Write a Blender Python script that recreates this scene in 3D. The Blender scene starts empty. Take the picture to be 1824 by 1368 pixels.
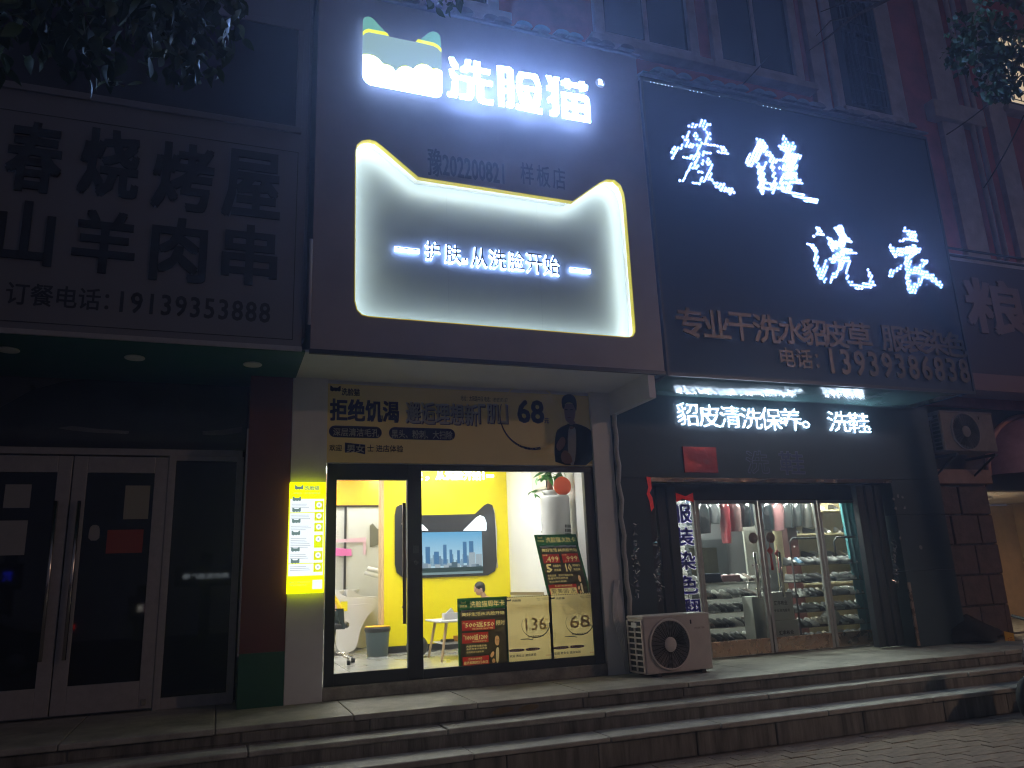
import bpy, bmesh, math, random
from mathutils import Vector, Matrix
from mathutils.geometry import tessellate_polygon, delaunay_2d_cdt

random.seed(11)
R = math.radians
scene = bpy.context.scene
COL = scene.collection

# ------------------------------------------------------------------ camera
EYE = 1.55
FPX, W0, H0 = 1372.74, 1824.0, 1368.0
YAW, PITCH, ROLL = R(20.952), R(14.273), R(-2.389)
_f = Vector((math.sin(YAW) * math.cos(PITCH), math.cos(YAW) * math.cos(PITCH), math.sin(PITCH)))
_r0 = Vector((math.cos(YAW), -math.sin(YAW), 0.0))
_u0 = _r0.cross(_f)
_r = math.cos(ROLL) * _r0 + math.sin(ROLL) * _u0
_u = -math.sin(ROLL) * _r0 + math.cos(ROLL) * _u0
cam_d = bpy.data.cameras.new('camera')
cam_d.sensor_fit = 'HORIZONTAL'
cam_d.sensor_width = 36.0
cam_d.lens = 36.0 * FPX / W0
cam_d.clip_start = 0.05
cam_d.clip_end = 500
cam = bpy.data.objects.new('camera', cam_d)
COL.objects.link(cam)
_m = Matrix((( _r.x, _u.x, -_f.x, 0), (_r.y, _u.y, -_f.y, 0), (_r.z, _u.z, -_f.z, EYE), (0, 0, 0, 1)))
cam.matrix_world = _m
scene.camera = cam

# ------------------------------------------------------------------ night sky, exposure
world = bpy.data.worlds.new('World')
scene.world = world
world.use_nodes = True
_bg = world.node_tree.nodes['Background']
_bg.inputs['Color'].default_value = (0.38, 0.38, 0.55, 1)      # town glow on a night sky
_bg.inputs['Strength'].default_value = 0.072

vs = scene.view_settings
scene.display_settings.display_device = 'sRGB'
vs.view_transform = 'Standard'
vs.look = 'None'
vs.exposure = 0.3
vs.gamma = 1.0
vs.use_curve_mapping = False
scene.render.engine = 'CYCLES'
cy = scene.cycles
cy.use_denoising = True
cy.filter_width = 1.15
cy.max_bounces = 8
cy.diffuse_bounces = 4
cy.glossy_bounces = 4
cy.transparent_max_bounces = 12
cy.transmission_bounces = 6
cy.caustics_reflective = False
cy.caustics_refractive = False
cy.sample_clamp_indirect = 4.0
cy.sample_clamp_direct = 0.0


def ray(px, py):
    return _r * ((px - W0 / 2) / FPX) + _u * (-(py - H0 / 2) / FPX) + _f


def at(px, py, Y):
    """the world point on the facade-parallel plane Y behind a measured spot of the photograph"""
    d = ray(px, py)
    t = Y / d.y
    return Vector((d.x * t, Y, EYE + d.z * t))


def atz(px, py, Z):
    d = ray(px, py)
    t = (Z - EYE) / d.z
    return Vector((d.x * t, d.y * t, Z))


def atx(px, py, X):
    d = ray(px, py)
    t = X / d.x
    return Vector((X, d.y * t, EYE + d.z * t))


# ------------------------------------------------------------------ materials
MATS = {}


def mat(name, col, rough=0.6, metal=0.0, emit=None, strength=0.0, vary=0.0, scale=6.0, bump=0.0, bscale=40.0, spec=0.5, coat=0.0, stretch=None):
    if name in MATS:
        return MATS[name]
    m = bpy.data.materials.new(name)
    m.use_nodes = True
    nt = m.node_tree
    b = nt.nodes['Principled BSDF']
    b.inputs['Base Color'].default_value = (*col, 1)
    b.inputs['Roughness'].default_value = rough
    b.inputs['Metallic'].default_value = metal
    b.inputs['Specular IOR Level'].default_value = spec
    if coat:
        b.inputs['Coat Weight'].default_value = coat
        b.inputs['Coat Roughness'].default_value = 0.08
    if emit:
        b.inputs['Emission Color'].default_value = (*emit, 1)
        b.inputs['Emission Strength'].default_value = strength
    src = None
    if vary or bump:
        tc = nt.nodes.new('ShaderNodeTexCoord')
        mp = nt.nodes.new('ShaderNodeMapping')
        if stretch:
            mp.inputs['Scale'].default_value = stretch
        nt.links.new(tc.outputs['Object'], mp.inputs['Vector'])
        src = mp.outputs['Vector']
    if vary:
        n = nt.nodes.new('ShaderNodeTexNoise')
        n.inputs['Scale'].default_value = scale
        n.inputs['Detail'].default_value = 8
        n.inputs['Roughness'].default_value = 0.65
        nt.links.new(src, n.inputs['Vector'])
        r = nt.nodes.new('ShaderNodeValToRGB')
        r.color_ramp.elements[0].position = 0.3
        r.color_ramp.elements[1].position = 0.7
        r.color_ramp.elements[0].color = (*[c * (1 - vary) for c in col], 1)
        r.color_ramp.elements[1].color = (*[min(1, c * (1 + vary)) for c in col], 1)
        nt.links.new(n.outputs['Fac'], r.inputs['Fac'])
        nt.links.new(r.outputs['Color'], b.inputs['Base Color'])
        mr = nt.nodes.new('ShaderNodeMapRange')
        mr.inputs['To Min'].default_value = max(0.02, rough - 0.12)
        mr.inputs['To Max'].default_value = min(1, rough + 0.12)
        nt.links.new(n.outputs['Fac'], mr.inputs['Value'])
        nt.links.new(mr.outputs['Result'], b.inputs['Roughness'])
    if bump:
        n2 = nt.nodes.new('ShaderNodeTexNoise')
        n2.inputs['Scale'].default_value = bscale
        n2.inputs['Detail'].default_value = 5
        nt.links.new(src, n2.inputs['Vector'])
        bp = nt.nodes.new('ShaderNodeBump')
        bp.inputs['Strength'].default_value = bump
        bp.inputs['Distance'].default_value = 0.02
        nt.links.new(n2.outputs['Fac'], bp.inputs['Height'])
        nt.links.new(bp.outputs['Normal'], b.inputs['Normal'])
    MATS[name] = m
    return m


def glow(name, col, strength):
    if name in MATS:
        return MATS[name]
    m = bpy.data.materials.new(name)
    m.use_nodes = True
    nt = m.node_tree
    nt.nodes.clear()
    e = nt.nodes.new('ShaderNodeEmission')
    e.inputs['Color'].default_value = (*col, 1)
    e.inputs['Strength'].default_value = strength
    o = nt.nodes.new('ShaderNodeOutputMaterial')
    nt.links.new(e.outputs[0], o.inputs[0])
    MATS[name] = m
    return m


def pane_mat(name, tint, gloss=0.06, bump=0.0):
    if name in MATS:
        return MATS[name]
    m = bpy.data.materials.new(name)
    m.use_nodes = True
    nt = m.node_tree
    nt.nodes.clear()
    t = nt.nodes.new('ShaderNodeBsdfTransparent')
    t.inputs['Color'].default_value = (*tint, 1)
    g = nt.nodes.new('ShaderNodeBsdfGlossy')
    g.inputs['Roughness'].default_value = 0.02
    fr = nt.nodes.new('ShaderNodeLayerWeight')
    fr.inputs['Blend'].default_value = 0.25
    ad = nt.nodes.new('ShaderNodeMath')
    ad.operation = 'MULTIPLY_ADD'
    ad.inputs[1].default_value = 0.5
    ad.inputs[2].default_value = gloss
    mx = nt.nodes.new('ShaderNodeMixShader')
    o = nt.nodes.new('ShaderNodeOutputMaterial')
    nt.links.new(fr.outputs['Fresnel'], ad.inputs[0])
    nt.links.new(ad.outputs[0], mx.inputs[0])
    nt.links.new(t.outputs[0], mx.inputs[1])
    nt.links.new(g.outputs[0], mx.inputs[2])
    nt.links.new(mx.outputs[0], o.inputs[0])
    MATS[name] = m
    return m


white_panel = mat('white_composite_panel', (0.74, 0.74, 0.74), 0.38, vary=0.06, scale=2.5)
white_wall = mat('white_wall_paint', (0.80, 0.80, 0.79), 0.6, vary=0.03, scale=2)
grey_sign = mat('grey_brown_sign_panel', (0.36, 0.315, 0.285), 0.42, vary=0.10, scale=1.6)
black_frame = mat('black_powder_coat', (0.018, 0.018, 0.020), 0.38, vary=0.25, scale=9)
niche_black = mat('black_niche', (0.02, 0.02, 0.022), 0.25)
yellow_lip = mat('yellow_lip', (0.75, 0.60, 0.02), 0.45, emit=(.9, .78, .08), strength=.30)  # faint glow put into the lip for the LED light it catches
yellow_wall = mat('yellow_wall_paint', (0.85, 0.72, 0.0), 0.45, vary=0.03, scale=3)
orange_paint = mat('orange_paint', (0.86, 0.45, 0.01), 0.45, vary=0.04)
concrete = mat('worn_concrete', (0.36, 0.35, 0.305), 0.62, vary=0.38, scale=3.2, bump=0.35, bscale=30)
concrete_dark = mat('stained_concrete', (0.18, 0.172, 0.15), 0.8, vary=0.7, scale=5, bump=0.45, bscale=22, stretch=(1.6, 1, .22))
curb_stone = mat('patchy_cement_curb', (0.25, 0.23, 0.20), 0.7, vary=0.6, scale=5, bump=0.5, bscale=14)
paver_mat = mat('paver_stone', (0.25, 0.19, 0.135), 0.85, vary=0.35, scale=7, bump=0.5, bscale=60)
red_paint = mat('maroon_panel', (0.14, 0.028, 0.03), 0.5, vary=0.12, scale=3)
green_paint = mat('bottle_green_panel', (0.012, 0.10, 0.055), 0.45, vary=0.15, scale=3)
teal_panel = mat('dark_teal_panel', (0.026, 0.052, 0.068), 0.55, vary=0.12, scale=2.2, bump=0.04, bscale=3)
navy_sign = mat('navy_sign_panel', (0.013, 0.034, 0.078), 0.62, vary=0.10, scale=1.2)
green_soffit = mat('glossy_green_soffit', (0.10, 0.20, 0.19), 0.16, vary=0.1, scale=2, bump=0.25, bscale=2.2)
alu = mat('brushed_aluminium', (0.42, 0.405, 0.39), 0.42, metal=0.25, vary=0.12, scale=14)
steel = mat('stainless_steel', (0.62, 0.58, 0.53), 0.2, metal=1.0, vary=0.06, scale=10)
copper_steel = mat('rose_gold_steel', (0.50, 0.34, 0.24), 0.28, metal=0.9, vary=0.15, scale=6)
sign_grey = mat('pale_fascia_panel', (0.19, 0.19, 0.20), 0.5, vary=0.08, scale=1.5)
letter_black = mat('black_letter_vinyl', (0.012, 0.014, 0.018), 0.6)
letter_dark = mat('dim_grey_letter', (0.04, 0.04, 0.045), 0.55)
brass = mat('brass_letter', (0.11, 0.088, 0.066), 0.4, metal=0.7, vary=0.4, scale=2)
dark_glass = mat('dark_window_glass', (0.010, 0.012, 0.015), 0.03, spec=0.5)
film = mat('wrinkled_plastic_sheet', (0.055, 0.065, 0.065), 0.14, vary=0.2, scale=2, bump=0.6, bscale=1.7)
brick_red = mat('oxblood_wall_paint', (0.42, 0.095, 0.09), 0.75, vary=0.35, scale=2.2, bump=0.15, bscale=18)
pilaster_white = mat('dusty_white_stucco', (0.46, 0.42, 0.43), 0.75, vary=0.25, scale=3.5, bump=0.15, bscale=25)
stone_red = mat('red_stone_block', (0.11, 0.075, 0.068), 0.8, vary=0.4, scale=6, bump=0.6, bscale=16)
tile_grey = mat('grey_tile', (0.22, 0.23, 0.28), 0.42, vary=0.3, scale=6, bump=0.2, bscale=24)
black_iron = mat('black_iron', (0.015, 0.015, 0.016), 0.55)
rubber = mat('black_rubber', (0.012, 0.012, 0.012), 0.75)
leaf_mat = mat('dark_green_leaf', (0.030, 0.070, 0.014), 0.48, vary=0.45, scale=3, spec=.3)
leaf_yel = mat('yellowing_leaf', (0.14, 0.16, 0.02), 0.42, vary=0.3, scale=8)
bark = mat('tree_bark', (0.055, 0.043, 0.034), 0.9, vary=0.35, scale=9, bump=0.7, bscale=24)
ac_white = mat('off_white_enamel', (0.62, 0.56, 0.52), 0.42, vary=0.10, scale=3)
ac_dark = mat('dark_grille', (0.03, 0.03, 0.03), 0.6)
floor_tile = mat('polished_grey_tile', (0.50, 0.50, 0.47), 0.10, vary=0.06, scale=2)
skin = mat('skin', (0.55, 0.33, 0.23), 0.5)
hair = mat('black_hair', (0.012, 0.010, 0.009), 0.55)
clear_glass = pane_mat('clear_shop_glass', (0.94, 0.95, 0.94), 0.02)
sooty_glass = pane_mat('tinted_shop_glass', (0.86, 0.90, 0.88), 0.03)


def paper_mat(name, col, through=0.7):
    """thin printed paper: light from behind glows through it"""
    if name in MATS:
        return MATS[name]
    m = bpy.data.materials.new(name)
    m.use_nodes = True
    nt = m.node_tree
    nt.nodes.clear()
    d = nt.nodes.new('ShaderNodeBsdfDiffuse')
    t = nt.nodes.new('ShaderNodeBsdfTranslucent')
    for n in (d, t):
        n.inputs['Color'].default_value = (*col, 1)
    mx = nt.nodes.new('ShaderNodeMixShader')
    mx.inputs[0].default_value = through
    o = nt.nodes.new('ShaderNodeOutputMaterial')
    nt.links.new(d.outputs[0], mx.inputs[1])
    nt.links.new(t.outputs[0], mx.inputs[2])
    nt.links.new(mx.outputs[0], o.inputs[0])
    MATS[name] = m
    return m


# ------------------------------------------------------------------ mesh helpers
class MB:
    def __init__(s):
        s.v, s.f, s.sm = [], [], []

    def add(s, vs, fs, smooth=False):
        k = len(s.v)
        s.v += [tuple(p) for p in vs]
        s.f += [tuple(i + k for i in f) for f in fs]
        s.sm += [smooth] * len(fs)
        return s

    def box(s, x0, y0, z0, x1, y1, z1):
        if x0 > x1: x0, x1 = x1, x0
        if y0 > y1: y0, y1 = y1, y0
        if z0 > z1: z0, z1 = z1, z0
        return s.add([(x0, y0, z0), (x1, y0, z0), (x1, y1, z0), (x0, y1, z0), (x0, y0, z1), (x1, y0, z1), (x1, y1, z1), (x0, y1, z1)],
                     [(0, 3, 2, 1), (4, 5, 6, 7), (0, 1, 5, 4), (1, 2, 6, 5), (2, 3, 7, 6), (3, 0, 4, 7)])

    def quad(s, a, b, c, d):
        return s.add([a, b, c, d], [(0, 1, 2, 3)])

    def prism(s, poly, y0, y1, holes=(), back=True):
        """poly: (x, z) outline; solid between y0 (front) and y1 (back)"""
        loops = [list(poly)] + [list(h) for h in holes]
        flat = [p for l in loops for p in l]
        tris = tessellate_polygon([[Vector((x, z, 0)) for x, z in l] for l in loops])
        n = len(flat)
        vs = [(x, y0, z) for x, z in flat] + [(x, y1, z) for x, z in flat]
        fs = []
        for a, b, c in tris:
            ar = (flat[b][0] - flat[a][0]) * (flat[c][1] - flat[a][1]) - (flat[c][0] - flat[a][0]) * (flat[b][1] - flat[a][1])
            t = (a, b, c) if ar > 0 else (a, c, b)       # x right, z up seen from -Y: counter-clockwise faces the street
            fs.append(t)
            if back:
                fs.append((t[0] + n, t[2] + n, t[1] + n))
        k = 0
        for li, l in enumerate(loops):
            area = sum(l[i - 1][0] * l[i][1] - l[i][0] * l[i - 1][1] for i in range(len(l)))
            m = len(l)
            ccw = (area > 0) == (li == 0)
            for i in range(m):
                a, b = k + i, k + (i + 1) % m
                fs.append((a, a + n, b + n, b) if ccw else (a, b, b + n, a + n))
            k += m
        return s.add(vs, fs)

    def tube(s, pts, r, n=8, caps=True):
        pts = [Vector(p) for p in pts]
        rs = r if isinstance(r, (list, tuple)) else [r] * len(pts)
        vs, fs = [], []
        ref = None
        for i, p in enumerate(pts):
            d = (pts[min(i + 1, len(pts) - 1)] - pts[max(i - 1, 0)]).normalized()
            if ref is None:
                ref = Vector((0, 0, 1)) if abs(d.z) < 0.9 else Vector((1, 0, 0))
            a = d.cross(ref).normalized()
            b = a.cross(d).normalized()
            ref = b
            for k in range(n):
                t = 2 * math.pi * k / n
                vs.append(p + (a * math.cos(t) + b * math.sin(t)) * rs[i])
        for i in range(len(pts) - 1):
            for k in range(n):
                fs.append((i * n + k, (i + 1) * n + k, (i + 1) * n + (k + 1) % n, i * n + (k + 1) % n))
        if caps:
            fs.append(tuple(range(n)))
            fs.append(tuple(reversed(range((len(pts) - 1) * n, len(pts) * n))))
        return s.add(vs, fs, True)

    def lathe(s, prof, c, axis='z', n=24, smooth=True):
        """prof: (radius, height) list; axis z or y (towards the street when height falls)"""
        vs, fs = [], []
        for r, h in prof:
            for k in range(n):
                t = 2 * math.pi * k / n
                a, b = r * math.cos(t), r * math.sin(t)
                if axis == 'z':
                    vs.append((c[0] + a, c[1] + b, c[2] + h))
                elif axis == 'y':
                    vs.append((c[0] + a, c[1] + h, c[2] + b))
                else:
                    vs.append((c[0] + h, c[1] + a, c[2] + b))
        for i in range(len(prof) - 1):
            for k in range(n):
                fs.append((i * n + k, i * n + (k + 1) % n, (i + 1) * n + (k + 1) % n, (i + 1) * n + k))
        fs.append(tuple(reversed(range(n))))
        fs.append(tuple(range((len(prof) - 1) * n, len(prof) * n)))
        return s.add(vs, fs, smooth)

    def ball(s, c, r, n=12, m=8):
        rx, ry, rz = r if isinstance(r, (tuple, list)) else (r, r, r)
        vs = [(c[0], c[1], c[2] + rz)]
        for i in range(1, m):
            p = math.pi * i / m
            for k in range(n):
                t = 2 * math.pi * k / n
                vs.append((c[0] + rx * math.sin(p) * math.cos(t), c[1] + ry * math.sin(p) * math.sin(t), c[2] + rz * math.cos(p)))
        vs.append((c[0], c[1], c[2] - rz))
        fs = [(0, 1 + k, 1 + (k + 1) % n) for k in range(n)]
        for i in range(m - 2):
            for k in range(n):
                a = 1 + i * n
                fs.append((a + k, a + n + k, a + n + (k + 1) % n, a + (k + 1) % n))
        a = 1 + (m - 2) * n
        e = len(vs) - 1
        fs += [(a + k, e, a + (k + 1) % n) for k in range(n)]
        return s.add(vs, fs, True)

    def build(s, name, m, parent=None, bevel=0.0, kind=None, smooth=False):
        me = bpy.data.meshes.new(name)
        me.from_pydata(s.v, [], s.f)
        me.materials.append(m)
        sm = [True] * len(s.f) if smooth else s.sm
        me.polygons.foreach_set('use_smooth', sm)
        me.update()
        o = bpy.data.objects.new(name, me)
        COL.objects.link(o)
        if parent is not None:
            o.parent = parent
            o.matrix_parent_inverse = parent.matrix_basis.inverted()   # children are written in world coordinates
        if bevel:
            b = o.modifiers.new('edge', 'BEVEL')
            b.width = bevel
            b.segments = 2
            b.limit_method = 'ANGLE'
        if kind:
            o['kind'] = kind
        return o


def tag(o, label, cat, group=None):
    o['label'] = label
    o['category'] = cat
    if group:
        o['group'] = group
    return o


def thing(name, loc, label, cat, group=None):
    o = bpy.data.objects.new(name, None)
    o.empty_display_size = 0.1
    o.location = loc
    COL.objects.link(o)
    return tag(o, label, cat, group)


def copy_tree(o, loc, rotz=0.0, parent=None):
    c = o.copy()
    COL.objects.link(c)
    if parent is None:
        c.location = loc
        c.rotation_euler = (0, 0, rotz)
    else:
        c.parent = parent
    for ch in list(o.children):
        copy_tree(ch, None, 0, c)
    return c


def structure(name, mb, m, parent=None, bevel=0.0):
    o = mb.build(name, m, parent, bevel)
    o['kind'] = 'structure'
    return o


_DG = {}


def glyphs(body, offset=0.0, depth=0.0, res=2, spacing=1.0):
    """triangulated outline of a line of text, normalised to the unit square"""
    c = bpy.data.curves.new('lettering', 'FONT')
    c.body = body
    c.size = 1.0
    c.offset = offset
    c.extrude = depth
    c.resolution_u = res
    c.space_character = spacing
    o = bpy.data.objects.new('lettering', c)
    COL.objects.link(o)
    dg = bpy.context.evaluated_depsgraph_get()
    me = bpy.data.meshes.new_from_object(o.evaluated_get(dg), depsgraph=dg)
    bpy.data.objects.remove(o)
    bpy.data.curves.remove(c)
    vs = [v.co.copy() for v in me.vertices]
    fs = [tuple(p.vertices) for p in me.polygons]
    bpy.data.meshes.remove(me)
    x0, x1 = min(v.x for v in vs), max(v.x for v in vs)
    y0, y1 = min(v.y for v in vs), max(v.y for v in vs)
    return [((v.x - x0) / (x1 - x0), (v.y - y0) / (y1 - y0), v.z) for v in vs], fs


def text(body, x0, z0, x1, z1, Y, m, parent, name='lettering', offset=0.0, depth=0.0, res=2, spacing=1.0, fn=None):
    """lettering that fills x0..x1, z0..z1 on the plane Y and faces the street; depth > 0 makes raised letters;
    offset > 0 thickens the strokes by that share of the letter height"""
    vs, fs = glyphs(body, min(0.0, offset), 0.5 if depth else 0.0, res, spacing)
    mb = MB()
    hgt = abs(z1 - z0)
    d = max(0.0, offset) * hgt
    shifts = [(0, 0)] if d == 0 else [(-d, -d), (d, -d), (d, d), (-d, d)]
    sx = 1 if x1 > x0 else -1
    xa, xb, za, zb = x0 + d * sx, x1 - d * sx, z0 + d, z1 - d
    for k, (dx, dz) in enumerate(shifts):
        pts = []
        for u, v, w in vs:
            p = (xa + u * (xb - xa) + dx, (Y - (w + 0.5) * depth if depth else Y) - 0.0003 * k, za + v * (zb - za) + dz)
            q = fn(p) if fn else p
            if fn:
                q = (q[0], q[1] - 0.0002 * k, q[2])
            pts.append(q)
        mb.add(pts, fs)
    o = mb.build(name, m, parent)
    o['kind'] = 'stuff'
    return o


def textpx(body, ax, ay, bx, by, Y, m, parent, **k):
    """the same, between two measured corners: lower left (ax, ay) and upper right (bx, by)"""
    a, b = at(ax, ay, Y), at(bx, by, Y)
    return text(body, a.x, a.z, b.x, b.z, Y, m, parent, **k)


def polypx(pts, Y, ox=0.0, oy=0.0, s=1.0):
    """outline measured in the photograph, as (x, z) on the plane Y"""
    out = []
    for x, y in pts:
        p = at(ox + x / s, oy + y / s, Y)
        out.append((p.x, p.z))
    return out


def smooth_poly(pts, it=2):
    for _ in range(it):
        q = []
        n = len(pts)
        for i in range(n):
            a, b = pts[i], pts[(i + 1) % n]
            q.append((a[0] * .75 + b[0] * .25, a[1] * .75 + b[1] * .25))
            q.append((a[0] * .25 + b[0] * .75, a[1] * .25 + b[1] * .75))
        pts = q
    return pts


def inset_poly(pts, d):
    """offset an outline inwards by d (positive) along its vertex normals"""
    area = sum(pts[i - 1][0] * pts[i][1] - pts[i][0] * pts[i - 1][1] for i in range(len(pts)))
    sg = 1 if area > 0 else -1
    out = []
    n = len(pts)
    for i in range(n):
        a, b, c = Vector(pts[i - 1]), Vector(pts[i]), Vector(pts[(i + 1) % n])
        e1, e2 = (b - a), (c - b)
        if e1.length < 1e-6 or e2.length < 1e-6:
            out.append(tuple(b)); continue
        n1 = Vector((-e1.y, e1.x)).normalized() * sg
        n2 = Vector((-e2.y, e2.x)).normalized() * sg
        h = (n1 + n2)
        if h.length < 1e-4:
            h = n1
        h.normalize()
        k = max(0.4, h.dot(n1))
        out.append(tuple(b + h * (d / k)))
    return out


def inside(poly, x, y):
    c = False
    j = len(poly) - 1
    for i in range(len(poly)):
        xi, yi = poly[i]; xj, yj = poly[j]
        if (yi > y) != (yj > y) and x < (xj - xi) * (y - yi) / (yj - yi) + xi:
            c = not c
        j = i
    return c
# ================================================================== GROUND, STEPS
GZ = -0.12
PZ = 0.45
g = MB()
g.quad((-24, -19, GZ - 0.004), (32, -19, GZ - 0.004), (32, 18, GZ - 0.004), (-24, 18, GZ - 0.004))
structure('street', g, mat('dark_asphalt', (0.05, 0.05, 0.052), 0.85, vary=0.3, scale=3, bump=0.4, bscale=50))
g = MB()
g.box(-9, 3.0, GZ - 0.05, 16, 6.80, GZ)
pavement = structure('pavement', g, mat('paver_joint_sand', (0.17, 0.135, 0.10), 0.95, vary=0.3, scale=14))
# pavers the photograph shows one by one: rows run along the kerb of the steps
pv = [MB().box(-0.147, -0.072, 0, 0.147, 0.072, 0.02 + 0.003 * k).build('paver', paver_mat, pavement, bevel=0.006) for k in range(2)]
for o in pv:
    o.matrix_parent_inverse = Matrix()
cells = []
for j in range(24):
    y = 6.64 - j * 0.15
    for i in range(56):
        x = -6 + i * 0.30 + (0.15 if j % 2 else 0)
        cells.append((x, y))
near = [c for c in cells if c[1] > 4.55 and 2.2 < c[0] < 8.7][:290]
rest = MB()
for k, (x, y) in enumerate(cells):
    if (x, y) in near:
        o = pv[k % 2] if k < 0 else pv[k % 2].copy()
        COL.objects.link(o)
        o.location = (x, y, GZ - 0.012 + random.uniform(-0.003, 0.003))
        o.rotation_euler = (random.uniform(-.012, .012), random.uniform(-.012, .012), random.uniform(-.02, .02))
    elif y > 3.3:
        rest.box(x - .147, y - .072, GZ - .01, x + .147, y + .072, GZ + .009 + random.uniform(-.003, .003))
for o in pv:
    bpy.data.objects.remove(o)
rest.build('paver', paver_mat, pavement, kind='stuff')

platform_core = MB().box(-9, 7.42, GZ, 16, 13, PZ - 0.03)
platform = structure('platform', platform_core, concrete_dark)
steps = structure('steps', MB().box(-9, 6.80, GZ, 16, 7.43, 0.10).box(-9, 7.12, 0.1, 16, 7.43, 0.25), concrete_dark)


def course(y0, y1, z0, z1, length, name, m, parent, seed, x_end=9.2):
    rr = random.Random(seed)
    x = -3.4
    while x < x_end:
        l = length * rr.uniform(0.8, 1.2)
        mb = MB().box(x + .004, y0 + rr.uniform(-.006, .006), z0 + rr.uniform(-.004, .004), x + l - .004, y1, z1 + rr.uniform(-.004, .004))
        o = mb.build(name, m, parent, bevel=0.012)
        x += l


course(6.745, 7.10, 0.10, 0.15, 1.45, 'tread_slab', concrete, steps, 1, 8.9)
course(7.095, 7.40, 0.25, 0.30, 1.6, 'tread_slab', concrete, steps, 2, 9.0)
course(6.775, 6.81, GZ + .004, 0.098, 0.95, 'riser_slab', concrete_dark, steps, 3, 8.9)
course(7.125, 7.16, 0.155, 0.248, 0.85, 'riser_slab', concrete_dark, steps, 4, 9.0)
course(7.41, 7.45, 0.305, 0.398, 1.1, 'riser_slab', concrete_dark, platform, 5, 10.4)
x = -3.4
rr = random.Random(8)
for i in range(12):
    l = 1.15
    MB().box(x + .003, 7.385 + rr.uniform(-.01, .01), 0.40, x + l - .003, 9.05, PZ + rr.uniform(-.002, .002)).build('paving_slab', concrete, platform, bevel=0.01)
    x += l
# painted mark left on the top riser
mk = MB()
for sx in (-1, 1):
    cx = 2.73 + sx * 0.13
    mk.prism(smooth_poly([(cx - .11, .335), (cx - .02, .325), (cx + .10, .345), (cx + .12, .375), (cx + .02, .39), (cx - .08, .37)], 1), 7.401, 7.404)
mk.build('stain', mat('ochre_stain', (0.20, 0.14, 0.06), 0.8, vary=.3), platform)

# ================================================================== BUILDING ABOVE
bld = thing('apartment_building', (6, 8.6, 0), 'oxblood red building with white pilasters rising above the shop signs', 'building')
wall = MB().box(-7, 8.75, 3.95, 22, 9.3, 15)
wall.build('wall', brick_red, bld)
YB = 8.72


def pilaster(x0, x1, z0=6.55, z1=15, proud=0.10):
    MB().box(x0, 8.75 - proud, z0, x1, 8.755, z1).build('pilaster', pilaster_white, bld, bevel=0.01)


for x0, x1 in ((10.58, 10.95), (11.75, 12.28), (13.05, 13.5), (8.95, 9.25), (9.40, 9.55)):
    pilaster(x0, x1)
# rain pipes between the pilasters
for x in (12.45, 12.62, 9.32):
    MB().tube([(x, 8.62, 6.6), (x, 8.62, 15)], 0.045, 8).build('drain_pipe', pilaster_white, bld)
MB().box(11.5, 8.55, 9.2, 12.75, 8.75, 9.55).build('capital', pilaster_white, bld, bevel=0.02)
MB().box(9.9, 8.55, 6.35, 16, 8.75, 6.55).build('string_course', pilaster_white, bld, bevel=0.02)
win_glass = mat('upper_window_glass', (0.012, 0.016, 0.024), 0.06)
curtain_dim = mat('dim_curtain', (0.16, 0.17, 0.20), 0.8)


def window(x0, x1, z0, z1, bars=False, lit=False, sill=True):
    fw = 0.16
    fr = MB()
    fr.box(x0 - fw, 8.66, z0 - fw, x0, 8.76, z1 + fw).box(x1, 8.66, z0 - fw, x1 + fw, 8.76, z1 + fw)
    fr.box(x0, 8.66, z0 - fw, x1, 8.76, z0).box(x0, 8.66, z1, x1, 8.76, z1 + fw)
    f = fr.build('window', pilaster_white if not bars else black_iron, bld, bevel=0.008)
    MB().box(x0, 8.735, z0, x1, 8.748, z1).build('pane', win_glass if not lit else glow('lit_room', (1.0, 0.78, 0.5), 0.55), f)
    xm = (x0 + x1) / 2
    MB().box(xm - .03, 8.70, z0, xm + .03, 8.734, z1).box(x0, 8.70, z0 + (z1 - z0) * .68, xm - .03, 8.734, z0 + (z1 - z0) * .68 + .05).box(xm + .03, 8.70, z0 + (z1 - z0) * .68, x1, 8.734, z0 + (z1 - z0) * .68 + .05).build('sash', black_iron if bars else pilaster_white, f)
    if bars:
        b = MB()
        n = 9
        for i in range(n):
            xx = x0 + (x1 - x0) * i / (n - 1)
            b.tube([(xx, 8.60, z0), (xx, 8.60, z1)], 0.010, 5)
        for i in range(8):
            zz = z0 + (z1 - z0) * i / 7
            b.tube([(x0, 8.59, zz), (x1, 8.59, zz)], 0.009, 5)
        b.build('security_grille', black_iron, f)
    if sill:
        MB().box(x0 - .3, 8.54, z0 - fw - .12, x1 + .3, 8.76, z0 - fw).build('sill', pilaster_white, f, bevel=0.01)
    return f


window(5.05, 6.55, 9.45, 12.2)
window(7.95 - 1.0 + .15, 8.65, 9.45, 12.2) if False else window(7.15, 8.60, 9.45, 12.2)
window(1.7, 3.2, 9.45, 12.2)
window(9.72, 10.42, 9.15, 11.4, bars=True)
window(13.75, 15.2, 10.0, 11.6, bars=True, lit=True)
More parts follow.
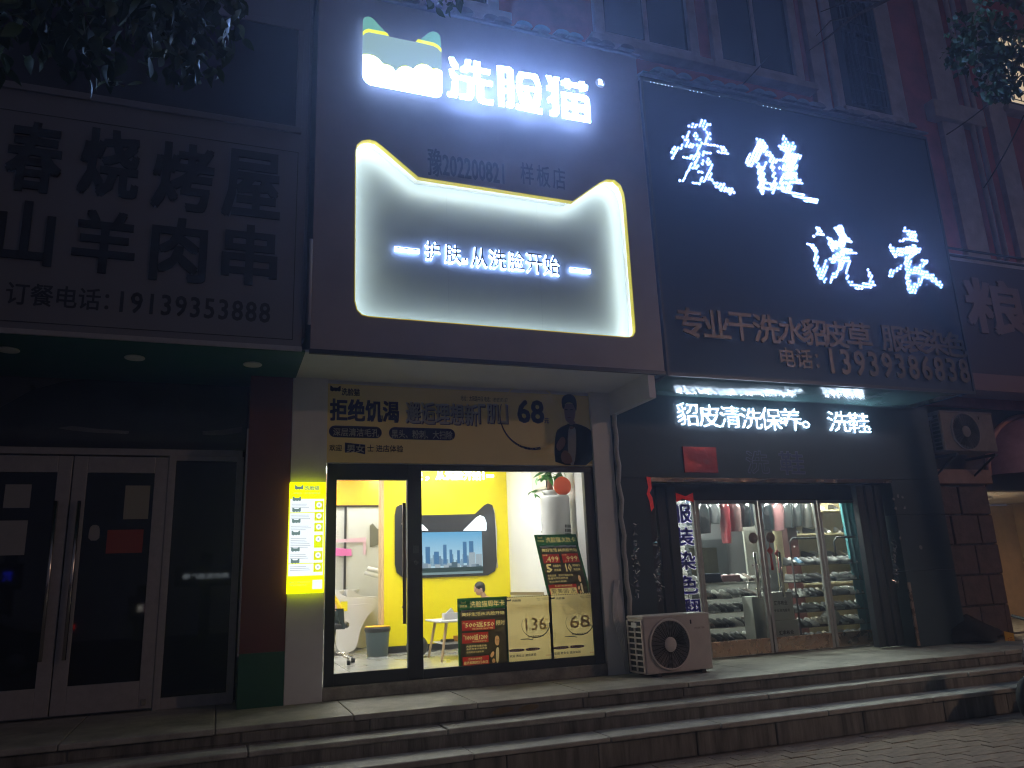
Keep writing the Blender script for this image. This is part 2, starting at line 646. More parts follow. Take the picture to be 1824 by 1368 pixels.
# canopy of grey tiles over the two lit signboards
canopy = thing('tile_canopy', (5, 8.0, 7.9), 'sloping strip of grey tiles above the two lit signboards', 'canopy')
cb = MB()
for (xa, xb, za, zb) in ((0.70, 4.77, 8.03, 8.03), (4.79, 9.66, 7.80, 7.80)):
    cb.add([(xa, 7.36, za), (xb, 7.36, zb), (xb, 8.75, zb + .45), (xa, 8.75, za + .45), (xa, 7.36, za - .03), (xb, 7.36, zb - .03), (xb, 8.75, zb + .42), (xa, 8.75, za + .42)],
           [(0, 1, 2, 3), (4, 7, 6, 5), (0, 4, 5, 1), (1, 5, 6, 2), (2, 6, 7, 3), (3, 7, 4, 0)])
cb.build('deck', tile_grey, canopy)
tile_o = MB()
for k in range(6):
    t0, t1 = math.pi * k / 6, math.pi * (k + 1) / 6
    for t, s in ((t0, 1), (t1, 1)):
        pass
prof = [(0.105 * math.cos(math.pi * k / 6), 0.07 * math.sin(math.pi * k / 6)) for k in range(7)]
ty = [(7.33, 0.0), (7.80, 0.152), (8.27, 0.304), (8.74, 0.456)]
for a in range(3):
    vs, fs = [], []
    for (yy, zz) in (ty[a], ty[a + 1]):
        for (px_, pz_) in prof:
            vs.append((px_, yy + (0.02 if yy == ty[a + 1][0] else 0), zz + pz_ + (0.012 if yy == ty[a][0] else 0)))
    for k in range(6):
        fs.append((k, k + 1, k + 8, k + 7))
    fs.append(tuple(range(6, -1, -1)))
    tile_o.add(vs, fs)
tile0 = tile_o.build('tile', tile_grey, canopy)
first = True
for (xa, xb, z) in ((0.82, 4.70, 8.032), (4.90, 9.62, 7.802)):
    n = int((xb - xa) / 0.225)
    for i in range(n):
        o = tile0 if first else tile0.copy()
        if not first:
            COL.objects.link(o)
        o.location = (xa + i * 0.225 + 0.1, random.uniform(-.01, .01), z + random.uniform(-.006, .006))
        o.rotation_euler = (0, 0, random.uniform(-.012, .012))
        first = False

# ================================================================== SHOP A: the closed barbecue shop on the left
fa = thing('fascia_signboard', (-3, 7.4, 3.8), 'unlit grey signboard with black lettering over the dark shop', 'signboard')
MB().box(-7, 7.42, 3.82, 0.66, 8.7, 9.5).build('panel', sign_grey, fa, bevel=0.006)
MB().box(-7, 7.395, 3.785, 0.665, 7.42, 3.83).build('edge_trim', alu, fa)
# thin engraved border line
ln = MB()
lx0, lx1, lz0, lz1, w = -6.9, 0.578, 3.897, 5.938, 0.007
ln.box(lx0, 7.416, lz0, lx1, 7.4195, lz0 + w).box(lx0, 7.416, lz1 - w, lx1, 7.4195, lz1).box(lx1 - w, 7.416, lz0 + w, lx1, 7.4195, lz1 - w)
ln.build('border_line', letter_black, fa)
wp = MB().box(-3.2, 7.405, 6.22, 0.537, 7.4195, 7.39)
wpo = wp.build('dark_panel', mat('dark_shiny_panel', (0.02, 0.022, 0.035), 0.18, bump=0.3, bscale=1.3), fa)
frm = MB()
frm.box(-3.25, 7.39, 7.39, .60, 7.4195, 7.46).box(.537, 7.39, 6.22, .60, 7.4195, 7.39).box(-3.25, 7.39, 6.15, .60, 7.4195, 6.22)
frm.build('panel_frame', sign_grey, fa, bevel=.004)
for ch, a in zip('春烧烤屋', ((4, 333, 117, 236), (136, 342, 254, 250), (268, 366, 384, 274), (394, 381, 502, 287))):
    p, q = at(a[0], a[1], 7.415), at(a[2], a[3], 7.415)
    text(ch, p.x, p.z - .02, q.x, q.z + .06, 7.415, letter_black, fa, 'letter', offset=.022, depth=.012)
text('回', at(-130, 320, 7.415).x, at(4, 333, 7.415).z, at(-20, 320, 7.415).x, at(117, 236, 7.415).z, 7.415, letter_black, fa, 'letter', offset=.022, depth=.012) if False else None
for ch, a in zip('山羊肉串', ((0, 464, 103, 370), (124, 480, 246, 388), (264, 496, 372, 400), (392, 502, 496, 412))):
    p, q = at(a[0] if ch != '山' else -14, a[1], 7.415), at(a[2], a[3], 7.415)
    text(ch, p.x, p.z - .01, q.x, q.z + .03, 7.415, letter_black, fa, 'letter', offset=.022, depth=.012)
textpx('订餐电话：', 8, 541, 196, 516, 7.418, letter_black, fa, offset=.012)
textpx('19139353888', 212, 556, 482, 540, 7.418, letter_black, fa, offset=.018, spacing=1.15)
MB().box(-7, 7.42, 3.78, 0.70, 8.9, 3.80).build('soffit', green_paint, fa)
MB().box(.668, 7.5, 3.95, .70, 8.5, 8.2).build('side_return', sign_grey, fa)
dl_lab = ['unlit round downlight nearest the red pillar under the green soffit', 'middle unlit round downlight in the green soffit', 'unlit round downlight at the left end of the green soffit']
for i, (px, py) in enumerate(((450, 648), (240, 636), (15, 622))):
    p = atz(px, py, 3.78)
    d = thing('downlight', p, dl_lab[i], 'downlight', 'downlights under the green soffit')
    MB().lathe([(.060, .0), (.085, .0), (.092, -.008), (.088, -.016), (.064, -.014)], p, n=28).build('rim', white_panel, d)
    MB().lathe([(.001, -.004), (.062, -.004), (.062, -.001)], p, n=28).build('diffuser', mat('dead_diffuser', (.42, .40, .33), .5), d)

shop_a = thing('barbecue_shop_front', (-2, 8.9, .45), 'dark glazed front of the closed shop left of the red pillar', 'shop front')
MB().box(-7, 9.15, .45, .3, 9.25, 3.95).build('wall', black_frame, shop_a)
MB().box(-7, 8.93, 3.13, .22, 8.945, 3.78).build('transom_sheet', film, shop_a)
MB().box(-7, 8.88, 3.05, .22, 8.95, 3.13).build('transom_bar', black_frame, shop_a)
YA = 8.88
fr = MB()
fr.box(-5, YA, 2.98, .20, YA + .08, 3.05)
for x in (.18, -.50, -2.44, -3.4):
    fr.box(x - .035, YA, .45, x + .035, YA + .08, 2.98)
fr.build('door_frame', alu, shop_a, bevel=.004)


def alu_door(x0, x1, hx, lab):
    d = thing('glass_door', ((x0 + x1) / 2, YA, .45), lab, 'door', 'double doors of the dark shop')
    z0, z1 = .475, 2.965
    st = .13
    f = MB()
    f.box(x0, YA + .01, z0, x0 + st, YA + .06, z1).box(x1 - st, YA + .01, z0, x1, YA + .06, z1)
    f.box(x0 + st, YA + .01, z1 - .17, x1 - st, YA + .06, z1).box(x0 + st, YA + .01, z0, x1 - st, YA + .06, z0 + .26)
    f.build('leaf_frame', alu, d, bevel=.006)
    MB().box(x0 + st, YA + .03, z0 + .26, x1 - st, YA + .04, z1 - .17).build('pane', dark_glass, d)
    MB().tube([(hx, YA - .055, .98), (hx, YA - .055, 2.50)], .019, 12).build('handle', steel, d)
    MB().tube([(hx, YA - .05, 1.18), (hx, YA + .01, 1.18)], .011, 8).tube([(hx, YA - .05, 2.25), (hx, YA + .01, 2.25)], .011, 8).build('handle_bracket', steel, d)
    MB().box(x1 - .10 if hx < (x0 + x1) / 2 else x0 + .03, YA - .004, z0 + .03, x1 - .06 if hx < (x0 + x1) / 2 else x0 + .07, YA + .012, z0 + .09).build('pivot', steel, d)
    return d


alu_door(-1.425, -.535, -1.335, 'right leaf of the dark double door, with a small red notice')
alu_door(-2.40, -1.435, -1.535, 'left leaf of the dark double door, cut by the photo edge')
fx = MB().box(-.465, YA + .03, .56, .145, YA + .04, 2.93)
fx.build('fixed_pane', dark_glass, shop_a)
MB().box(-.465, YA + .005, .45, .145, YA + .07, .56).build('fixed_frame', alu, shop_a, bevel=.004)
MB().box(-.465, YA + .005, 2.93, .145, YA + .07, 2.98).build('fixed_frame', alu, shop_a, bevel=.004)
streak_m = mat('pale_reflection_streak', (.20, .20, .18), .25, vary=.4, scale=3, bump=.4, bscale=4)  # pale strips stand in for reflections on the dark transom sheet
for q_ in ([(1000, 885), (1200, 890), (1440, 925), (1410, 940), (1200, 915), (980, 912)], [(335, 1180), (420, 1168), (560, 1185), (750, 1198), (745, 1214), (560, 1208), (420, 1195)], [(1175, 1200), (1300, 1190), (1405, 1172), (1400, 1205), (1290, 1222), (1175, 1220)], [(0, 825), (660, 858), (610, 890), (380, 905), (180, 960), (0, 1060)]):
    MB().prism(polypx(q_, 8.92, 0, 400, 3.257), 8.918, 8.924).build('reflection_streak', streak_m if q_[0][0] else mat('pale_reflection_corner', (.10, .095, .08), .3, vary=.3), shop_a)
# sheets of paper stuck behind the door glass
paper = mat('dull_paper', (.34, .34, .33), .7, vary=.1)
for (a, b, c, d_, m, l) in ((5, 905, 57, 863, paper, 'small grey paper notice high on the left door leaf'), (-14, 990, 50, 927, paper, 'larger grey paper notice lower on the left door leaf'),
                           (219, 925, 268, 865, mat('cream_paper', (.36, .35, .27), .7), 'cream paper notice at the top of the right door leaf'),
                           (188, 986, 256, 943, mat('red_paper', (.34, .06, .04), .6), 'red paper notice below the cream one on the right door leaf')):
    p, q = at(a, b, YA + .027), at(c, d_, YA + .027)
    o = MB().box(p.x, YA + .024, p.z, q.x, YA + .027, q.z).build('paper_notice', m)
    tag(o, l, 'notice', 'papers stuck on the dark glass doors')
p, q = at(157, 963, YA + .027), at(179, 935, YA + .027)
o = MB().prism(smooth_poly([(p.x, p.z), (q.x, p.z), (q.x, q.z - .05), ((p.x + q.x) / 2 + .03, q.z), ((p.x + q.x) / 2 - .03, q.z), (p.x, q.z - .05)], 1), YA + .022, YA + .027).build('door_sticker', paper)
tag(o, 'small pale rounded sticker beside the handle of the right door leaf', 'sticker')

pil = thing('red_pillar', (.47, 8.4, .45), 'maroon pillar with a bottle green base left of the white pillar', 'pillar')
MB().box(.24, 8.40, .957, .672, 9.2, 3.78).build('upper_cladding', red_paint, pil)
MB().box(.24, 8.396, .45, .672, 9.2, .957).build('base_cladding', green_paint, pil)
MB().box(.222, 8.385, .93, .24, 8.42, 3.2).build('corner_strip', mat('shiny_strip', (.5, .42, .36), .2, metal=1, bump=.5, bscale=9), pil)

# ================================================================== SHOP B: the lit shop in the middle
SX0, SX1, SZ0, SZ1, SY = .745, 4.725, 3.815, 8.00, 7.40
sb = thing('main_signboard', (2.7, 7.4, 3.8), 'grey signboard with white lit logo and glowing cat shaped recess', 'signboard')
cut = polypx([(633, 300), (633, 270), (636, 258), (645, 251), (657, 249), (669, 252), (682, 262), (745, 316), (1020, 359), (1066, 327), (1080, 320), (1094, 321), (1105, 330), (1111, 345), (1114, 365), (1131, 582), (1131, 592), (1127, 599), (1118, 601), (1105, 600), (658, 564), (645, 561), (636, 552), (632, 537)], SY)
MB().prism([(SX0, SZ0), (SX1, SZ0), (SX1, SZ1), (SX0, SZ1)], SY, SY + .02, holes=[cut]).build('panel', grey_sign, sb)
shell = MB()
shell.box(SX0, SY + .02, SZ0, SX0 + .02, 8.7, SZ1).box(SX1 - .02, SY + .02, SZ0, SX1, 8.7, SZ1).box(SX0 + .02, SY + .02, SZ1 - .02, SX1 - .02, 8.7, SZ1)
shell.build('case', grey_sign, sb)
MB().box(SX0 - .01, SY - .012, SZ0 - .045, SX1 + .01, SY + .03, SZ0 - .001).build('edge_trim', black_frame, sb)
# recess: yellow lip, hidden LED strip behind it, grey back panel
def ring(outer, inner, y0, y1):
    mb = MB()
    n = len(outer)
    vs = [(x, y0, z) for x, z in outer] + [(x, y1, z) for x, z in inner]
    return mb.add(vs, [(i, (i + 1) % n, n + (i + 1) % n, n + i) for i in range(n)])
lip = ring(cut, cut, SY - .006, SY + .055)
o = lip.build('yellow_lip', yellow_lip, sb)
s_ = o.modifiers.new('thick', 'SOLIDIFY'); s_.thickness = .008; s_.offset = 0
wide = inset_poly(cut, -.055)
DB = SY + .235
ring(inset_poly(cut, -.008), wide, SY + .070, SY + .070).build('led_strip', glow('recess_led', (.88, 1.0, .88), 19.0), sb)
ring(inset_poly(cut, -.006), wide, SY + .056, SY + .056).build('lip_return', white_wall, sb)
ring(wide, wide, SY + .050, DB).build('recess_side', white_wall, sb)
MB().prism(inset_poly(wide, -.02), DB, DB + .01).build('recess_back', mat('grey_recess_panel', (.205, .24, .29), .45, vary=.05, scale=2), sb)
seam = mat('panel_seam', (.16, .19, .23), .6)
rx0, rx1 = min(x for x, z in wide), max(x for x, z in wide)
for u in (.335, .665):
    xs_m = rx0 + (rx1 - rx0) * u
    MB().box(xs_m - .0012, DB - .0015, SZ0 + .42, xs_m + .0012, DB - .0003, SZ0 + 2.02).build('seam', seam, sb)
# slogan in the recess: dark faces standing in front of strong backlights
halo = glow('slogan_light', (.36, .52, 1.0), 13.5)
face = mat('slogan_face', (.05, .05, .055), .4)
words = [('护', 759, 460, 784, 431), ('肤', 794, 466, 821, 437), ('从', 841, 473, 867, 442), ('洗', 873, 476, 901, 446), ('脸', 908, 479, 933, 449), ('开', 940, 483, 965, 453), ('始', 971, 487, 996, 456)]
for ch, a, b, c, d in words:
    p, q = at(a, b, DB - .05), at(c, d, DB - .05)
    text(ch, p.x, p.z, q.x, q.z, DB - .05, face, sb, 'letter', offset=0, depth=.006)
    text(ch, p.x - .006, p.z - .012, q.x + .006, q.z + .004, DB - .018, halo, sb, 'letter_light', offset=.010, depth=.012)
p = at(829, 462, DB - .05)
MB().ball(p, .014).build('letter', face, sb)
MB().box(p.x - .03, DB - .04, p.z - .045, p.x + .03, DB - .02, p.z + .015).build('letter_light', halo, sb)
for a, b, c, d in ((707, 440, 746, 445), (1019, 477, 1051, 479)):
    p, q = at(a, b, DB - .05), at(c, d, DB - .05)
    MB().box(p.x, DB - .054, p.z - .012, q.x, DB - .05, p.z).build('dash', face, sb)
    MB().box(p.x - .02, DB - .04, p.z - .04, q.x + .01, DB - .02, p.z + .01).build('letter_light', halo, sb)
# dim shop number on the panel
textpx('豫202200821', 762, 312, 897, 284, SY - .004, letter_dark, sb, offset=.012)
textpx('样板店', 928, 327, 1006, 301, SY - .004, letter_dark, sb, offset=.008, spacing=1.3)

# lit name
white_led = glow('sign_white', (.27, .45, 1.0), 60.0)
Z6 = dict(ox=790, oy=90, s=6.08)
strokes = {
 'wash': [[(60,70),(110,75),(128,110),(160,160),(155,200),(120,195),(85,165),(65,110)],
   [(62,200),(108,203),(120,240),(168,280),(165,318),(110,312),(85,290),(68,240)],
   [(92,330),(158,335),(160,470),(145,510),(60,498),(42,485),(45,445),(85,445)],
   [(240,97),(297,108),(285,170),(278,215),(255,238),(190,225),(182,205),(190,178),(222,175)],
   [(255,170),(505,212),(500,262),(250,215)], [(328,115),(395,128),(400,350),(325,340)],
   [(182,272),(530,342),(525,390),(180,318)],
   [(262,345),(335,352),(330,480),(310,530),(280,538),(178,520),(175,470),(245,480),(258,460)],
   [(358,355),(432,370),(432,520),(450,535),(538,540),(535,590),(440,580),(385,555),(362,500)]],
 'face': [([(580,162),(720,180),(755,215),(772,590),(745,622),(682,612),(680,560),(703,555),(700,465),(655,460),(662,607),(598,598)], [[(648,230),(690,235),(692,320),(650,310)], [(652,355),(696,362),(697,415),(654,412)]]),
   [(820,230),(1005,258),(1025,290),(1055,392),(1005,385),(975,310),(950,300),(865,290),(848,350),(788,345),(800,270)],
   [(790,365),(1058,412),(1055,460),(788,410)],
   [(795,428),(852,435),(880,520),(893,532),(880,448),(920,452),(950,530),(968,550),(990,470),(1058,480),(1045,590),(1025,618),(860,590),(830,560)],
   [(790,580),(1070,635),(1070,690),(788,632)]],
 'cat': [[(1110,267),(1160,272),(1180,310),(1195,285),(1258,292),(1240,365),(1252,680),(1225,712),(1152,700),(1150,650),(1182,648),(1180,560),(1135,565),(1125,515),(1175,480),(1172,440),(1120,425),(1118,378),(1150,372)],
   [(1275,325),(1310,322),(1312,303),(1365,312),(1368,340),(1465,358),(1470,333),(1525,340),(1530,372),(1562,378),(1560,430),(1532,428),(1530,445),(1475,440),(1472,410),(1375,392),(1370,415),(1320,405),(1318,380),(1278,372)],
   ([(1275,445),(1530,485),(1565,510),(1580,545),(1595,782),(1288,730)], [[(1330,515),(1392,525),(1395,565),(1335,560)], [(1445,535),(1525,548),(1528,595),(1450,585)], [(1338,632),(1398,640),(1400,685),(1342,678)], [(1455,655),(1532,668),(1535,712),(1460,698)]])]}
YL = SY - .09
for key, sts in strokes.items():
    mb, bk_ = MB(), MB()
    for k, st in enumerate(sts):
        outer, holes = st if isinstance(st, tuple) else (st, [])
        hs = [polypx(h, YL, **Z6) for h in holes]
        mb.prism(polypx(outer, YL, **Z6), YL - .0015 * k, YL + .004, holes=hs)
        bk_.prism(polypx(outer, YL, **Z6), YL + .0042, YL + .014, holes=hs)
    lo_ = mb.build('letter', white_led, sb)
    bk_.build('halo_plate', glow('letter_halo', (.30, .47, 1.0), 3.2), lo_)  # weak glow added behind the letters for their halo, partly lens glare
c = at(790 + 1695 / 6.08, 90 + 355 / 6.08, SY - .03)
MB().lathe([(.055, -.02), (.062, -.014), (.062, 0)], c, 'y', 28).build('trademark_disc', mat('grey_disc', (.5, .52, .56), .4, emit=(.6, .7, .9), strength=.25), sb)
text('R', c.x - .028, c.z - .035, c.x + .03, c.z + .035, SY - .053, white_led, sb, 'trademark_letter', offset=.03)
# lit cat head emblem
Z8 = dict(ox=630, oy=20, s=8.044)
YE = SY - .10
full = [(133,160),(136,120),(150,95),(190,78),(235,82),(285,115),(440,280),(510,365),(880,440),(960,400),(1080,305),(1140,290),(1200,310),(1240,360),(1258,590),(1268,1150),(1250,1215),(1195,1243),(240,1062),(180,1025),(140,975),(125,920)]
em = MB().prism(polypx(full, YE, **Z8), YE, YE + .012).build('emblem', glow('emblem_sage', (.36, .56, .54), .62), sb)
MB().prism(inset_poly(polypx(full, YE, **Z8), .03), YE + .02, YE + .03).build('halo_light', glow('letter_halo', (.30, .47, 1.0), 3.2), em)  # same added glow, for the halo round the emblem
earL = [(133,300),(133,160),(136,120),(150,95),(190,78),(235,82),(285,115),(450,300),(210,258),(160,272)]
earR = [(950,410),(1080,305),(1140,290),(1200,310),(1240,360),(1255,545),(1200,480),(1150,460)]
teal_g = glow('emblem_teal', (.20, .56, .44), .62)
yel_g = glow('emblem_yellow', (.93, 1.0, .04), .95)
for e in (earL, earR):
    MB().prism(polypx(e, YE, **Z8), YE - .003, YE).build('ear', teal_g, em)
for b_ in ([(128,300),(160,270),(210,255),(450,300),(480,320),(505,358),(480,352),(215,302),(170,315),(130,350)], [(890,440),(910,412),(925,405),(1150,455),(1210,490),(1258,545),(1255,592),(1200,530),(1140,500)]):
    MB().prism(polypx(b_, YE, **Z8), YE - .006, YE - .0005).build('ear_band', yel_g, em)
top = [(128,612),(200,612),(290,632),(360,680),(420,750),(500,765),(560,800),(603,862),(640,812),(690,785),(750,780),(810,800),(850,828),(900,775),(970,750),(1050,765),(1130,822),(1190,815),(1262,850)]
bot = [(1268,1150),(1250,1215),(1195,1243),(240,1062),(180,1025),(140,975),(125,920)]
MB().prism(polypx(top + bot, YE, **Z8), YE - .004, YE - .0008).build('fur_edge', yel_g, em)
MB().prism(polypx([(x, y + 20) for x, y in top] + bot, YE, **Z8), YE - .008, YE - .0045).build('fur', glow('emblem_white', (.30, .50, 1.0), 26.0), em)

# soffit, pillars, banner
shop_b = thing('skin_care_shop_front', (2.6, 8.4, .45), 'white clad front of the brightly lit shop with the yellow banner', 'shop front')
MB().box(.70, 7.43, 3.79, 4.60, 8.66, 3.812).build('soffit', white_panel, shop_b)
MB().box(.676, 8.40, .45, 1.045, 9.0, 3.788).build('pillar', white_panel, shop_b)
MB().box(4.25, 8.40, .45, 4.515, 9.0, 3.788).build('pillar', white_panel, shop_b)
MB().box(1.045, 8.46, 2.86, 4.25, 8.62, 3.788).build('lintel', white_panel, shop_b)
MB().box(4.515, 7.43, 3.50, 4.60, 8.40, 3.788).build('side_fascia', white_panel, shop_b)
MB().box(1.047, 8.40, .45, 4.248, 8.56, .578).build('threshold', curb_stone, shop_b, bevel=.012)

bn = thing('banner', (2.6, 8.45, 2.86), 'wide yellow advertising banner above the glass door', 'banner')
YN = 8.44
b0, b1 = at(585, 825, YN), at(1062, 705, YN)
BX0, BX1, BZ0, BZ1 = 1.05, 4.245, 2.865, 3.745
MB().box(BX0, YN, BZ0, BX1, YN + .012, BZ1).build('sheet', mat('banner_yellow', (.86, .70, .28), .5, vary=.04, scale=2, bump=.08, bscale=4), bn)
ink_n = paper_mat('ink_navy', (.075, .075, .22))
ink_k = paper_mat('ink_black', (.03, .03, .035))
ink_w = paper_mat('ink_white', (.72, .70, .68))
ink_y = paper_mat('ink_yellow', (.80, .62, .06))
ink_r = paper_mat('ink_red', (.46, .035, .04))
ink_o = paper_mat('ink_orange', (.70, .20, .05))
ink_g = paper_mat('ink_green', (.025, .13, .07))
ink_l = paper_mat('ink_lilac', (.52, .46, .60))
ink_p = paper_mat('ink_pale_yellow', (.90, .80, .40))


def bt(body, a, b, c, d, m, layer=1, **k):
    """banner print; corners in the enlarged view of the banner"""
    p, q = at(560 + a / 3.316, 660 + b / 3.316, YN), at(560 + c / 3.316, 660 + d / 3.316, YN)
    return text(body, p.x, p.z, q.x, q.z, YN - .0015 * layer, m, bn, 'print', **k)


def flat(poly, Y, m, parent, name='print'):
    o = MB().prism(poly, Y, Y + .001).build(name, m, parent)
    return o


def cat_mark(x0, z0, w, Y, m, parent, name='cat_mark'):
    h = w * .62
    P = [(0, 1), (.10, 1.0), (.28, .72), (.72, .72), (.90, 1.0), (1, 1), (1, .25), (.86, .12), (.70, .22), (.55, .10), (.38, .22), (.2, .08), (0, .25)]
    return flat([(x0 + u * w, z0 + v * h) for u, v in P], Y, m, parent, name)


p = at(588, 698, YN)
cat_mark(p.x, p.z, .115, YN - .0015, ink_k, bn)
bt('洗脸猫', 160, 147, 268, 108, ink_k, offset=.02)
bt('拒绝饥渴', 90, 297, 500, 180, ink_n, offset=.03)
for dx, dz, m_, ly, of in ((5, 6, ink_n, 1, .022), (0, 0, ink_w, 2, .014)):
    for tx, a_, c_ in (('邂逅理想新', 538, 962), ('「', 968, 1006), ('肌', 1018, 1094), ('」', 1104, 1138)):
        bt(tx, a_ + dx, 312 + dz, c_ + dx, 198 + dz, m_, layer=ly, offset=of)
bt('地址：太阳路中段 电话：18939393137', 865, 178, 1140, 160, ink_k, offset=0)


def pill(a, b, c, d, m, layer=1):
    p, q = at(560 + a / 3.316, 660 + b / 3.316, YN), at(560 + c / 3.316, 660 + d / 3.316, YN)
    r = (q.z - p.z) / 2
    zc = (q.z + p.z) / 2
    pts = [(p.x + r + r * math.cos(math.pi / 2 + math.pi * k / 8), zc + r * math.sin(math.pi / 2 + math.pi * k / 8)) for k in range(9)]
    pts += [(q.x - r + r * math.cos(-math.pi / 2 + math.pi * k / 8), zc + r * math.sin(-math.pi / 2 + math.pi * k / 8)) for k in range(9)]
    flat(pts, YN - .0015 * layer, m, bn)


pill(85, 393, 398, 333, ink_n)
bt('深层清洁毛孔', 110, 386, 382, 346, ink_w, layer=2, offset=.015)
pill(440, 404, 830, 345, ink_n)
bt('黑头、粉刺、大扫除', 456, 398, 815, 358, ink_w, layer=2, offset=.012)
bt('欢迎', 88, 475, 162, 438, ink_k, offset=.01)
flat([(lambda v: (v.x, v.z))(at(560 + x / 3.316, 660 + y / 3.316, YN)) for x, y in ((180, 425), (240, 432), (300, 438), (300, 495), (240, 482), (180, 485))], YN - .0015, ink_n, bn)
bt('男女', 190, 483, 296, 438, ink_w, layer=2, offset=.02)
bt('士 进店体验', 312, 480, 524, 442, ink_k, offset=.01)
# price circle, stroke and printed man
pc = at(560 + 1280 / 3.316, 660 + 270 / 3.316, YN)
def arc(cx, cz, rx, rz, a0, a1, w0, w1, Y, m, parent, n=28):
    up = []; dn = []
    for k in range(n + 1):
        t = math.radians(a0 + (a1 - a0) * k / n)
        w = w0 + (w1 - w0) * k / n
        up.append((cx + (rx + w / 2) * math.cos(t), cz + (rz + w / 2) * math.sin(t)))
        dn.append((cx + (rx - w / 2) * math.cos(t), cz + (rz - w / 2) * math.sin(t)))
    return flat(up + dn[::-1], Y, m, parent)
arc(pc.x, pc.z, .40, .40, 0, 359, .012, .012, YN - .0015, ink_p, bn)
arc(pc.x, pc.z, .40, .40, 160, 285, .008, .03, YN - .003, ink_n, bn)
bt('68', 1200, 310, 1352, 178, ink_n, layer=3, offset=.03)
bt('元', 1358, 312, 1385, 282, ink_n, layer=2, offset=.02)
bt('让天下没有难做的', 1196, 470, 1392, 428, ink_p, layer=2, offset=.0)
bt('皮肤从洗脸开始', 1200, 520, 1402, 486, ink_p, layer=2, offset=.0)


def printed_man(fx, Y, parent, ph='print'):
    """flat print of a man in a dark dinner jacket; fx maps unit square to (x, z)"""
    def fl(pts, k, m, sm=1):
        flat(smooth_poly([fx(u, v) for u, v in pts], sm), Y - .0012 * k, m, parent, ph)
    suit = paper_mat('ink_suit', (.022, .020, .035))
    fl([(.02, 0), (.0, .18), (.05, .42), (.12, .50), (.40, .58), (.62, .58), (.90, .52), (1.0, .44), (1.0, 0)], 1, suit)
    fl([(.36, .0), (.33, .30), (.40, .56), (.56, .56), (.56, .30), (.48, .0)], 2, ink_w)
    face_m = paper_mat('ink_skin', (.50, .29, .21))
    fl([(.40, .50), (.40, .62), (.56, .62), (.56, .54), (.48, .50)], 3, face_m)
    fl([(.30, .70), (.32, .62), (.42, .575), (.53, .62), (.58, .72), (.58, .86), (.30, .86)], 4, face_m)
    fl([(.26, .78), (.24, .90), (.30, .97), (.46, 1.0), (.58, .97), (.63, .88), (.60, .74), (.56, .82), (.50, .88), (.34, .87), (.30, .78)], 5, ink_k)
    for dx in (.345, .48):
        flat([fx(dx - .035, .765), fx(dx + .035, .768), fx(dx + .035, .778), fx(dx - .035, .777)], Y - .0072, ink_k, parent, ph)
    flat([fx(.37, .665), fx(.46, .665), fx(.45, .655), fx(.38, .655)], Y - .0072, paper_mat('ink_lip', (.35, .10, .09)), parent, ph)
    fl([(.36, .525), (.36, .575), (.45, .555), (.55, .575), (.55, .525), (.45, .545)], 6, ink_k, 0)
    fl([(.10, .18), (.04, .26), (.14, .36), (.24, .40), (.30, .34), (.24, .24)], 4, face_m)
    fl([(.18, .02), (.14, .14), (.26, .22), (.40, .14), (.44, .02)], 5, face_m)


m0, m1 = at(560 + 1420 / 3.316, 660 + 548 / 3.316, YN), at(560 + 1632 / 3.316, 660 + 160 / 3.316, YN)
printed_man(lambda u, v: (m0.x + u * (m1.x - m0.x), BZ0 + .004 + v * (m1.z + .03 - BZ0)), YN - .003, bn)

# door and window of the shop
dr = thing('glass_door', (1.55, 8.45, .58), 'black framed glass door of the bright shop with tall pull handle', 'door')
YD = 8.45
f = MB()
f.box(1.062, YD, .578, 1.165, YD + .07, 2.855).box(1.937, YD, .578, 2.10, YD + .07, 2.855).box(1.165, YD, 2.68, 1.937, YD + .07, 2.855).box(1.165, YD, .578, 1.937, YD + .07, .70)
f.build('door_frame', black_frame, dr, bevel=.004)
MB().box(1.165, YD + .03, .70, 1.937, YD + .04, 2.68).build('pane', clear_glass, dr)
hx0, hx1 = 1.835, 1.885
MB().tube([(hx1, YD - .06, 1.15), (hx1, YD - .06, 2.42)], .02, 12).tube([(hx1, YD - .06, 1.32), (hx1, YD + .03, 1.32)], .012, 8).tube([(hx1, YD - .06, 2.2), (hx1, YD + .03, 2.2)], .012, 8).build('handle', mat('bronze_handle', (.16, .12, .09), .3, metal=.9), dr)
MB().box(2.0, YD - .012, 1.88, 2.06, YD, 1.96).lathe([(.02, -.02), (.022, -.001)], (2.03, YD, 1.78), 'y', 14).build('lock', mat('lock_grey', (.10, .10, .10), .35, metal=.7), dr)
sw = thing('shop_window', (3.15, 8.45, .58), 'large black framed shop window right of the glass door', 'window')
f = MB()
f.box(2.102, YD, 2.79, 4.248, YD + .07, 2.855).box(4.12, YD, .578, 4.248, YD + .07, 2.79).box(2.102, YD, .578, 4.12, YD + .07, .675)
f.build('window_frame', black_frame, sw, bevel=.004)
MB().box(2.102, YD + .035, .675, 4.12, YD + .045, 2.79).build('pane', clear_glass, sw)

